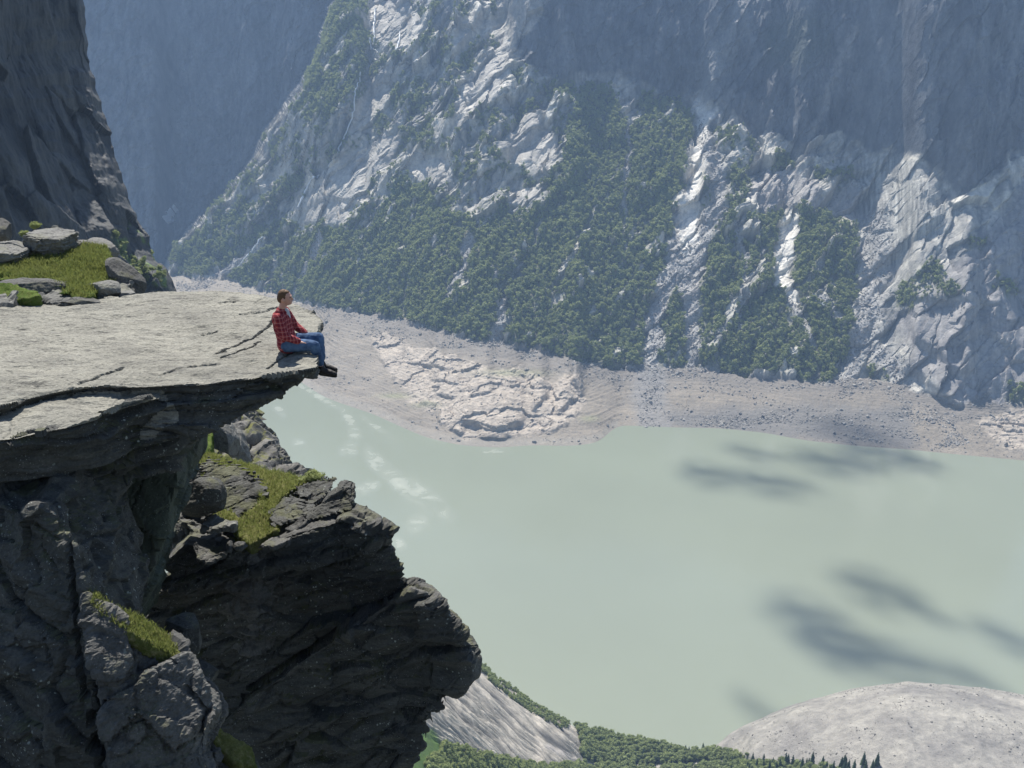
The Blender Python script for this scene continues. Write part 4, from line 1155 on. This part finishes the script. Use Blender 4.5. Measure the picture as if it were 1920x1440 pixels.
boulder('boulder', 195, 545, 17.9, (.62, .5, .34), 'dark rough rock under the right end of the moss cushion', 10, M_BLOCK)
boulder('boulder', 66, 545, 17.9, (1.35, .7, .42), 'low pale grey rock hump in front of the moss cushion', 12, M_GREY, box=.3, rot=(0, .03, 0))
boulder('boulder', 150, 566, 17.25, (.62, .4, .16), 'thin grey rock lying between moss and ledge top', 13, M_GREY)
boulder('boulder', 2, 432, 21.5, (.4, .5, .5), 'grey rock corner at the left edge above the pale block', 14, M_GREY)

YK = 1.1
# on the shelf of the outcrop
boulder('boulder', 381, 935, 15.4, (.82, .6, .78), 'big dark upright boulder leaning by the recessed wall', 21, M_SHADED, box=.35, rot=(0, .1, .2))
plate('boulder', [(338, 884, 16.5), (380, 874, 16.7), (430, 884, 16.6), (470, 905, 16.3), (497, 934, 15.9), (485, 950, 15.8), (440, 985, 15.5), (400, 985, 15.5), (340, 960, 15.9)], (0, .35, .12), 'broad dark slab with moss growing over its back edge', 22., M_SHADED, .028)
plate('boulder', [(376, 982, 14.9), (404, 969, 15.3), (446, 974, 15.2), (440, 984, 14.8), (398, 990, 14.8)], (0, .0, -.13), 'flat grey block lying below the big dark boulder', 23.)
plate('boulder', [(358, 1022, 14.6), (372, 1012, 14.8), (405, 1010, 14.8), (422, 1022, 14.7), (415, 1045, 14.45), (395, 1055, 14.35), (370, 1048, 14.4)], (0, .10, -.08), 'pale round flat stone on the rim of the dark outcrop', 24., M_GREY)
boulder('boulder', 452, 1024, 14.5, (.24, .2, .16), 'small whitish stone at the end of the moss', 25, M_GREY)
boulder('boulder', 432, 1026, 14.5, (.13, .2, .2), 'narrow grey stone beside the small whitish stone', 26, M_GREY)
plate('boulder', [(492, 1022, 14.5), (512, 1006, 14.8), (545, 1002, 14.8), (540, 1014, 14.5), (515, 1024, 14.4)], (0, .0, -.10), 'thin pale stone plate on the rim right of the moss', 27., M_GREY)
boulder('boulder', 322, 998, 14.8, (.36, .3, .36), 'dark squarish boulder at the foot of the recessed wall', 28, M_SHADED, box=.6)
plate('boulder', [(505, 965, 15.3), (525, 945, 15.5), (560, 935, 15.6), (590, 948, 15.4), (575, 965, 15.1), (540, 985, 14.9), (512, 990, 14.9)], (.03, .35, .03), 'dark angular slab left of the leaning pointed one', 29., M_SHADED)
plate('boulder', [(543, 930, 15.8), (575, 917, 15.9), (610, 910, 15.9), (627, 912, 15.8), (612, 930, 15.6), (590, 944, 15.5)], (.0, .4, .03), 'dark slab behind the other leaning slabs', 30., M_SHADED)
plate('boulder', [(568, 978, 14.9), (600, 948, 15.1), (640, 915, 15.3), (658, 914, 15.3), (664, 930, 15.2), (660, 958, 14.9), (620, 970, 14.8)], (.0, .3, .02), 'pointed dark slab leaning at the right of the shelf', 31., M_SHADED)
plate('boulder', [(530, 992, 14.8), (570, 968, 15.0), (585, 975, 14.9), (550, 1000, 14.7)], (.0, .1, -.08), 'narrow pale plate tilted against the leaning slabs', 32., M_GREY)
# behind, under the ledge
boulder('boulder', 334, 852, 17.6, (.34, .35, .36), 'pale brown boulder behind the shelf under the ledge', 41, M_BLOCK, box=.3)
boulder('boulder', 358, 830, 18.6, (.30, .35, .46), 'tall rounded grey boulder behind the shelf under the ledge', 42, M_GREY)
boulder('boulder', 418, 822, 20.5, (.62, .8, .95), 'tall dark rounded boulder left of the streaked spur', 43, M_BLOCK, rot=(0, -.35, 0))
boulder('boulder', 448, 838, 21.5, (.5, .8, .9), 'dark boulder against the foot of the streaked spur', 44, M_BLOCK, rot=(0, -.4, 0))
boulder('boulder', 336, 872, 17.0, (.38, .3, .14), 'low flat stone at the inner end of the moss', 45, M_GREY)
V, F, N = moss_patch('moss', [(338, 826, 19.6), (360, 806, 20.4), (392, 800, 20.6), (398, 835, 19.6), (385, 855, 18.8), (365, 850, 18.8), (345, 842, 19.0)], M_MOSS, 'dark green moss hummock behind the boulders under the ledge', .9, .05, .04, fuzz=.08)
YK = 1.0
# in the cleft between hump and outcrop
boulder('boulder', 342, 1192, 12.6, (.55, .5, .6), 'bluish dark block wedged in the cleft above the grey hump', 51, M_SHADED, box=.6, rot=(0, .15, .3))
boulder('boulder', 380, 1262, 12.3, (.4, .4, .3), 'small dark stone low in the cleft beside the grey hump', 52, M_SHADED)
plate('boulder', [(400, 1400, 11.2), (430, 1385, 11.6), (470, 1405, 11.6), (490, 1450, 11.3), (440, 1480, 11.0), (400, 1460, 11.0)], (.0, .2, -.5), 'pale broken rock with moss at the bottom beside the grey hump', 53., M_GREY)

# --- streaked spur beyond the shelf
bm = bmesh.new()
so = (-2, 6, -6)
block_solid(bm, [(330, 735, 30), (400, 745, 28), (452, 762, 27), (478, 748, 30), (481, 785, 29), (502, 802, 27.5), (524, 828, 26.5), (548, 858, 25.5), (575, 900, 24.5), (640, 985, 23), (700, 1100, 22), (340, 1100, 21), (330, 900, 22)], 26, so)
V, F, N = voxel(bm, .09); N = smooth_normals(V, F, N, 3)
V = V + N * (strata(V, N, (.78, -.1, .62), (5, 4, .35), .22, 1.5, .8, 51.0))[:, None]
M_SPUR = fg_rock('spur rock', (.05, .05, .05), (.22, .21, .19), lichen=.2, moss=.9, grain=(.5, .5, .5), bump=.06)
tagged(finish('cliff_spur', V, F, M_SPUR), 'steep streaked rock spur dropping to the lake behind the shelf', kind='structure')

# --- shaded cliff at the upper left
edge = [(-700, 40), (-300, 120), (-60, 158), (0, 160), (60, 164), (110, 167), (150, 179), (185, 188), (215, 197), (250, 209), (280, 215), (310, 226), (335, 234), (360, 244), (385, 249), (400, 262), (425, 271), (440, 286), (465, 289), (485, 297), (505, 315), (525, 326), (548, 336), (620, 350), (760, 380)]
ey = np.concatenate([np.linspace(-700, -40, 60), np.linspace(-38, 600, 420), np.linspace(602, 760, 20)])
ex = np.interp(ey, [e[0] for e in edge], [e[1] for e in edge]) + 3 * noise(np.stack([ey / 22, 0 * ey, 0 * ey], 1)) + .6 * noise(np.stack([ey / 6, 0 * ey, 0 * ey + 8], 1))
uu = np.linspace(0, 1, 330)
te = np.interp(ey, [-700, 0, 350, 550, 760], [500, 490, 486, 476, 470])
U, E = np.meshgrid(uu, np.arange(len(ey)))
pxg = -190 + (ex[E] + 190) * U; pyg = ey[E]
tg = te[E] - 190 * (1 - U) ** 1.0
P = (ray(pxg, pyg) * tg[..., None])
Pf = P.reshape(-1, 3)
ribs = fbm(Pf / [26, 50, 95] + 3, 6, .6); big_ = ridged(Pf / [45, 60, 160] + 1, 3)
eb, cb, tbl = blocks(Pf / [16, 22, 50], 2.2, tilt=True)
dd = (ribs * 12 + big_ * 6 + (cb - .5) * 4 + tbl * 12 - .6 * (1 - sstep(eb, 0, .1)))
dd *= 1 - .6 * sstep(U.ravel(), .92, 1)
Nn = np.array([.55, -.75, .35]); Nn /= np.linalg.norm(Nn)
Pf = Pf + Nn * dd[:, None] - Nn * 5 * sstep(U.ravel(), .93, 1)[:, None]
P = Pf.reshape(P.shape)
lastc = P[:, -1]
wrap = [lastc + d * k + np.array([-s, 0, 0]) for d, k, s in ((ray(ex, ey), 6, 3), (ray(ex, ey), 25, 14), (ray(ex, ey), 90, 70))]
P = np.concatenate([P] + [w[:, None, :] for w in wrap], 1)
Pf = P.reshape(-1, 3); nr_, nc_ = P.shape[:2]
cx_, cy_ = proj(Pf)
k1 = fbm(Pf / [8, 8, 60] + 5, 5, .6); k2 = fbm(Pf / [40, 40, 90], 3)
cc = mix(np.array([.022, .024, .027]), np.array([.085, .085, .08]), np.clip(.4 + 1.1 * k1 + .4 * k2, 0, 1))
gsel = sstep(fbm(Pf / 14 + 9, 4), -.02, .12) * area_mask(cx_, cy_, [(210, 430), (262, 400), (300, 440), (345, 550), (345, 700), (200, 700), (225, 520)], 20)
cc = mix(cc, np.array([.09, .14, .03]), gsel)
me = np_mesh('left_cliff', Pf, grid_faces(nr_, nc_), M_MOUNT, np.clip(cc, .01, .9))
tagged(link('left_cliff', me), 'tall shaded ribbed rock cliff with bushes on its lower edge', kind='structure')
gw = np.clip(gsel.reshape(nr_, nc_) - .3, 0, 1)
pts, ii, jj = face_points(420, gw, P)
sz = rng.uniform(1.5, 4.2, len(pts))
bush_src = [tree_mesh('cliff_bush_%s' % w, rng, lobes=4, leaves=120, leafsz=.12, r=.5) for w in ('round', 'wide')]
scatter('cliff_bushes', pts, np.stack([sz, sz, sz * .8], 1), bush_src, 'green bushes clinging to the lower edge of the shaded cliff')
# ------------------------------------------------------------------ the man on the tip
def capsule(bm, a, b, ra, rb, seg=12):
    a, b = Vector(a), Vector(b)
    d = b - a
    L = d.length
    q = Vector((0, 0, 1)).rotation_difference(d.normalized()).to_matrix().to_4x4() if L > 1e-6 else Matrix()
    if L > 1e-6:
        bmesh.ops.create_cone(bm, cap_ends=True, segments=seg, radius1=ra, radius2=rb, depth=L, matrix=Matrix.Translation((a + b) / 2) @ q)
    for c, r in ((a, ra), (b, rb)):
        bmesh.ops.create_icosphere(bm, subdivisions=2, radius=r, matrix=Matrix.Translation(c))
def ball(bm, c, s, rot=None):
    M = Matrix.Translation(Vector(c)) @ (rot.to_4x4() if rot else Matrix()) @ Matrix.Diagonal((*s, 1))
    bmesh.ops.create_icosphere(bm, subdivisions=3, radius=1, matrix=M)
def chain(bm, pts_):
    for p, q in zip(pts_, pts_[1:]): capsule(bm, p[:3], q[:3], p[3], q[3])
def relax(V, F, it=2, k=.5):
    for _ in range(it):
        acc = np.zeros_like(V); cnt = np.zeros(len(V))
        for i in range(4):
            np.add.at(acc, F[:, i], V[F[:, (i + 1) % 4]] + V[F[:, (i - 1) % 4]]); np.add.at(cnt, F[:, i], 2)
        V = V * (1 - k) + k * acc / np.maximum(cnt, 1)[:, None]
    return V
def shell(name, build, vox, mat, parent, it=3, wr=0.0, wf=14, label=None):
    bm = bmesh.new(); build(bm)
    V, F, N = voxel(bm, vox); V = relax(V, F, it)
    if wr: V = V + N * (wr * ridged(V * [wf, wf, wf * 1.3] + 3, 2))[:, None]
    o = finish(name, V, F, mat, parent, smooth=True)
    if label: o['label'] = label
    return o

m = NG('skin'); v = m.coord(); M_SKIN = (m.bsdf(m.mixc(m.noise(v, 14, 3), (.50, .27, .20), (.60, .36, .28)), .55, None, .35), m.m)[1]
m = NG('hair'); v = m.coord((60, 60, 12)); M_HAIR = (m.bsdf(m.mixc(m.noise(v, 3, 4, .7), (.06, .035, .02), (.17, .10, .05)), .7, None, .3), m.m)[1]
m = NG('denim'); v = m.coord()
M_DENIM = (m.bsdf(m.mixc(m.ramp(m.noise(v, 7, 5, .65), .35, .65), (.03, .06, .13), (.10, .17, .29)), .85, m.bump(m.noise(v, 22, 4), .5, .01), .2), m.m)[1]
m = NG('boot leather'); v = m.coord(); M_BOOT = (m.bsdf(m.mixc(m.noise(v, 30, 3), (.012, .010, .010), (.035, .028, .026)), .6, None, .35), m.m)[1]
m = NG('boot sole'); M_SOLE = (m.bsdf((.02, .02, .02), .8), m.m)[1]
m = NG('t shirt'); M_TEE = (m.bsdf((.45, .45, .47), .9), m.m)[1]
# checked cotton: crossing dark bands and thin pale lines
m = NG('red checked shirt'); v = m.coord(); sp_ = m.add('SeparateXYZ'); m.put(sp_, 0, v)
dia = m.math('ADD', sp_.outputs[0], m.math('MULTIPLY', sp_.outputs[1], .9))
def band(coord, period, lo, hi):
    f = m.math('FRACT', m.math('MULTIPLY', coord, 1 / period))
    return m.math('MULTIPLY', m.math('GREATER_THAN', f, lo), m.math('LESS_THAN', f, hi))
c = (.33, .055, .055)
for cd in (dia, sp_.outputs[2]):
    c = m.mixc(m.math('MULTIPLY', band(cd, .062, .1, .5), .62), c, (.13, .015, .03))
for cd in (dia, sp_.outputs[2]):
    c = m.mixc(m.math('MULTIPLY', band(cd, .062, .68, .80), .55), c, (.46, .25, .24))
m.bsdf(c, .9, m.bump(m.noise(v, 18, 4), .5, .008), .15); M_SHIRT = m.m

man = bpy.data.objects.new('person', None); COL.objects.link(man)
man.location = tuple(pt(537, 657, z=ZT + .03) + np.array([.03, 0, 0]))
man.scale = (1.05, 1.05, 1.05)
tagged(man, 'man in red checked shirt and jeans sitting on the very tip of the ledge', 'person')
HD = Matrix.Rotation(math.radians(6), 3, 'Y')
J = dict(rs=(-.065, -.185, .525), re=(.02, -.245, .285), rw=(.205, -.175, .185), ls=(-.055, .185, .525), le=(.06, .24, .30), lw=(.235, .15, .205),
         rh=(.01, -.095, .115), rk=(.405, -.15, .120), ra=(.465, -.06, -.225), lh=(.01, .095, .115), lk=(.415, .15, .145), la=(.445, .10, -.215))
def hand(bm, w, d, side, palm_down=True):
    """palm, four bent fingers of different length and a thumb"""
    w = Vector(w); d = Vector(d).normalized(); s = Vector((0, side, 0)) - d * d.dot(Vector((0, side, 0))); s.normalize(); up = d.cross(s) * side; up = up if up.z > 0 else -up
    k = w + d * .045
    for o_ in (-.024, -.008, .008, .024):
        capsule(bm, w + s * o_ * .7, w + d * .082 + s * o_, .015, .012, 8)
    for i, (o_, L) in enumerate(((-.030, .066), (-.010, .078), (.010, .074), (.030, .056))):
        a = w + d * .085 + s * o_; b = a + d * L * .45 - up * .004 + s * o_ * .12; e = b + d * L * .33 - up * .014; f = e + d * L * .24 - up * .016
        capsule(bm, a, b, .0098, .0088, 8); capsule(bm, b, e, .0088, .0078, 8); capsule(bm, e, f, .0078, .0066, 8)
    t0 = w + d * .025 - s * .022; t1 = t0 + d * .032 - s * .026 - up * .004; t2 = t1 + d * .030 - s * .006 - up * .008
    capsule(bm, t0, t1, .014, .011, 8); capsule(bm, t1, t2, .011, .0085, 8)
def build_body(bm):
    chain(bm, [(0, 0, .13, .12), (-.03, 0, .30, .105), (-.06, 0, .48, .11), (-.05, 0, .575, .06), (-.035, 0, .64, .052), (-.01, 0, .70, .055)])
    for s in 'rl':
        sy = -1 if s == 'r' else 1
        chain(bm, [(-.05, sy * .08, .50, .07), (*J[s + 's'], .055), (*J[s + 'e'], .040), (*J[s + 'w'], .027)])
        chain(bm, [(*J[s + 'h'], .085), (*J[s + 'k'], .055), (*J[s + 'a'], .036)])
        a = Vector(J[s + 'a']); chain(bm, [(*a, .036), (a.x + .02, a.y, a.z - .06, .034), (a.x + .13, a.y, a.z - .09, .02)])
    hand(bm, J['rw'], (.95, .12, -.18), -1); hand(bm, J['lw'], (.9, -.35, -.2), 1)
    ball(bm, (.005, 0, .785), (.094, .075, .105), HD)            # skull
    ball(bm, (.040, 0, .735), (.062, .056, .072), HD)            # face and jaw
    ball(bm, (.082, 0, .695), (.020, .026, .018))                # chin
    capsule(bm, (.100, 0, .785), (.118, 0, .748), .009, .013, 8) # nose
    ball(bm, (.100, 0, .722), (.012, .022, .007)); ball(bm, (.098, 0, .711), (.012, .019, .007))   # lips
    ball(bm, (.090, 0, .802), (.018, .048, .010))                # brow
    for sy in (-1, 1):
        ball(bm, (.002, sy * .077, .758), (.018, .010, .032), Matrix.Rotation(-.2, 3, 'Y'))   # ears
        ball(bm, (.072, sy * .036, .748), (.022, .018, .018))    # cheeks
shell('body', build_body, .0065, M_SKIN, man, 3)
for sy in (-1, 1):
    bm = bmesh.new(); ball(bm, (.0885, sy * .030, .784), (.0105, .0115, .0085)); e = bpy.data.meshes.new('eye'); bm.to_mesh(e); bm.free()
    m = bpy.data.materials.get('eye') or (lambda g: (g.bsdf((.03, .03, .035), .25), g.m)[1])(NG('eye'))
    e.materials.append(m); link('eye', e, man)
def build_hair(bm):
    ball(bm, (-.008, 0, .802), (.084, .0765, .092), HD)
    ball(bm, (-.044, 0, .775), (.056, .066, .080), HD)
    ball(bm, (.028, 0, .852), (.048, .053, .030), HD)
    for sy in (-1, 1): capsule(bm, (.012, sy * .066, .812), (.018, sy * .068, .775), .014, .010)
shell('hair', build_hair, .008, M_HAIR, man, 1, .004, 60)
def build_shirt(bm):
    chain(bm, [(-.005, 0, .10, .152), (-.015, 0, .20, .135), (-.045, 0, .34, .138), (-.065, 0, .47, .135), (-.055, 0, .565, .085)])
    for s in 'rl':
        sy = -1 if s == 'r' else 1
        chain(bm, [(-.01, sy * .07, .115, .115), (-.02, sy * .07, .25, .10), (-.055, sy * .085, .46, .098), (*J[s + 's'], .078), (*J[s + 'e'], .062), (*[J[s + 'e'][i] * .08 + J[s + 'w'][i] * .92 for i in range(3)], .044)])
        capsule(bm, (-.05, sy * .05, .58), (.012, sy * .045, .575), .022, .018)      # collar
    capsule(bm, (-.085, 0, .60), (-.06, .04, .60), .026, .022); capsule(bm, (-.085, 0, .60), (-.06, -.04, .60), .026, .022)
shell('shirt', build_shirt, .011, M_SHIRT, man, 3, .006, 11)
shell('undershirt', lambda bm: chain(bm, [(.030, 0, .30, .066), (.010, 0, .46, .064), (.004, 0, .580, .052)]), .011, M_TEE, man, 2)
def build_jeans(bm):
    chain(bm, [(.01, 0, .10, .115), (.04, 0, .11, .115)])
    for s in 'rl':
        a = Vector(J[s + 'a'])
        chain(bm, [(*J[s + 'h'], .108), (*[J[s + 'h'][i] * .5 + J[s + 'k'][i] * .5 for i in range(3)], .090), (*J[s + 'k'], .074), (*[J[s + 'k'][i] * .5 + a[i] * .5 for i in range(3)], .066), (*[J[s + 'k'][i] * .20 + a[i] * .80 for i in range(3)], .060)])
shell('jeans', build_jeans, .012, M_DENIM, man, 3, .007, 12)
for s in 'rl':
    a = Vector(J[s + 'a'])
    def build_boot(bm, a=a):
        chain(bm, [(a.x, a.y, a.z - .01, .048), (a.x + .012, a.y, a.z - .065, .052), (a.x + .10, a.y - .004, a.z - .082, .047), (a.x + .19, a.y - .012, a.z - .108, .036)])
    o = shell('boot', build_boot, .010, M_BOOT, man, 2, .003, 20)
    def build_sole(bm, a=a):
        chain(bm, [(a.x - .02, a.y, a.z - .105, .030), (a.x + .10, a.y - .004, a.z - .118, .034), (a.x + .195, a.y - .012, a.z - .135, .028)])
    shell('sole', build_sole, .010, M_SOLE, o, 1)
    bm = bmesh.new()
    for k in range(4):
        x = a.x + .045 + k * .022; capsule(bm, (x, a.y - .028, a.z - .04 - k * .008), (x, a.y + .022, a.z - .04 - k * .008), .0045, .0045, 6)
    lc = bpy.data.meshes.new('lace'); bm.to_mesh(lc); bm.free(); lc.materials.append(M_SOLE); link('lace', lc, o)

# ------------------------------------------------------------------ snow, falls, bush
m = NG('snow'); M_SNOW = (m.bsdf((.82, .85, .88), .6), m.m)[1]
def on_far(name, poly, mat, lift, label, cat):
    """a sheet of real thickness lying on the far mountain side"""
    P_ = [Vector(far_at(x, y)) for x, y in poly]
    c = sum(P_, Vector()) / len(P_)
    n = Vector((0, -.8, .6))
    bm = bmesh.new(); A = [np.array(p + n * lift) for p in P_]; B = [a - np.array(n) * lift * 2 for a in A]
    rings_mesh(bm, A, B); bmesh.ops.triangulate(bm, faces=bm.faces[:]); bmesh.ops.recalc_face_normals(bm, faces=bm.faces[:])
    me = bpy.data.meshes.new(name); bm.to_mesh(me); bm.free(); me.materials.append(mat)
    return tagged(link(name, me), label, cat)
on_far('snow_patch', [(305, 408), (311, 403), (318, 404), (324, 399), (328, 401), (322, 407), (315, 408), (309, 412)], M_SNOW, 32, 'small white snow patch at the foot of the blue shaded wall', 'snow patch')
on_far('snow_patch', [(328, 398), (333, 395), (337, 398), (332, 402)], M_SNOW, 31, 'tiny snow scrap beside the larger white snow patch', 'snow patch')
m = NG('falling water'); M_FALL = (m.bsdf((.75, .78, .80), .5), m.m)[1]
def fall(pts_, w, label):
    V, F = [], []
    dense = []
    for a, b in zip(pts_, pts_[1:]):
        for k in range(6): dense.append((a[0] + (b[0] - a[0]) * k / 6 + rng.normal(0, .7), a[1] + (b[1] - a[1]) * k / 6))
    dense.append(pts_[-1])
    for i, (x, y) in enumerate(dense):
        p = far_at(x, y); ww = w * rng.uniform(.8, 1.9)
        for dx, dn in ((-ww, .2), (0, 2.2), (ww, .2), (0, -2)):
            V.append(p + np.array([dx, -.8 * dn - 5.0, .6 * dn + 3.0]))
        if i:
            b = 4 * (i - 1)
            for q in range(4): F.append([b + q, b + (q + 1) % 4, b + 4 + (q + 1) % 4, b + 4 + q])
    tagged(link('waterfall', np_mesh('waterfall', np.array(V), np.array(F), M_FALL)), label, 'waterfall')
fall([(704, 20), (700, 50), (702, 72), (696, 92)], 1.6, 'short white fall at the very top of the lit rock')
fall([(688, 78), (694, 88), (706, 94)], 1.0, 'thin side fall joining the short white fall at the top')
fall([(750, 60), (748, 85), (744, 105)], 1.4, 'white trickle right of the short top fall')
fall([(676, 138), (668, 170), (664, 210), (650, 245), (640, 262), (628, 290), (612, 308)], 1.3, 'long thin fall dropping down the shaded gully')
fall([(595, 322), (582, 345), (572, 368), (560, 392)], 2.0, 'white cascade over the lit slabs below the long fall')
fall([(495, 455), (480, 470), (462, 484), (448, 494), (436, 503)], 2.0, 'white stream bed running out between the two woods')

bsh = tree_mesh('leafy_bush', rng, lobes=4, leaves=420, leafsz=.09, r=.6, base=ICO1)
for i, (x, y, yy, s) in enumerate([(588, 905, 16.3, .34), (572, 905, 16.4, .22), (604, 910, 16.2, .2)]):
    o = link('leafy_bush', bsh); o.location = pt(x, y + 4, y=yy * 1.1); o.scale = (s, s, s * .8); o.rotation_euler = (0, 0, i * 2.1)
    tagged(o, ['bright green bush standing on the mossy shelf above the lake', 'low green bush left of the bright bush on the shelf', 'small green sprig right of the bright bush on the shelf'][i], 'bush')
for i, (x, y, yy, s) in enumerate([(66, 430, 21.4, .22), (48, 445, 20.4, .2)]):
    o = link('leafy_bush', bsh); o.location = pt(x, y + 2, y=yy); o.scale = (s, s, s * .8); o.rotation_euler = (0, 0, i * 2.1)
    tagged(o, ['small green bush peeping over the large square boulder', 'small green bush at the left side of the square boulder'][i], 'bush')

# ground the photographer stands on, behind and beside the camera
gx_, gy_ = np.meshgrid(np.linspace(-60, 60, 90), np.linspace(-90, .9, 80))
gz = -1.62 - .12 * (gy_ - .9) + .5 * fbm(np.stack([gx_.ravel() / 6, gy_.ravel() / 6, 0 * gx_.ravel()], 1), 4).reshape(gx_.shape) * sstep(-gy_, 0, 4) + .25 * np.maximum(-gy_ - 5, 0)
gz = gz - 1.2 * sstep(np.abs(gx_), 3, 30) * sstep(gy_, -6, 0)
me = np_mesh('plateau', np.stack([gx_.ravel(), gy_.ravel(), gz.ravel()], 1), grid_faces(80, 90), M_GREY)
tagged(link('plateau', me), 'rocky plateau the picture was taken from', kind='structure')
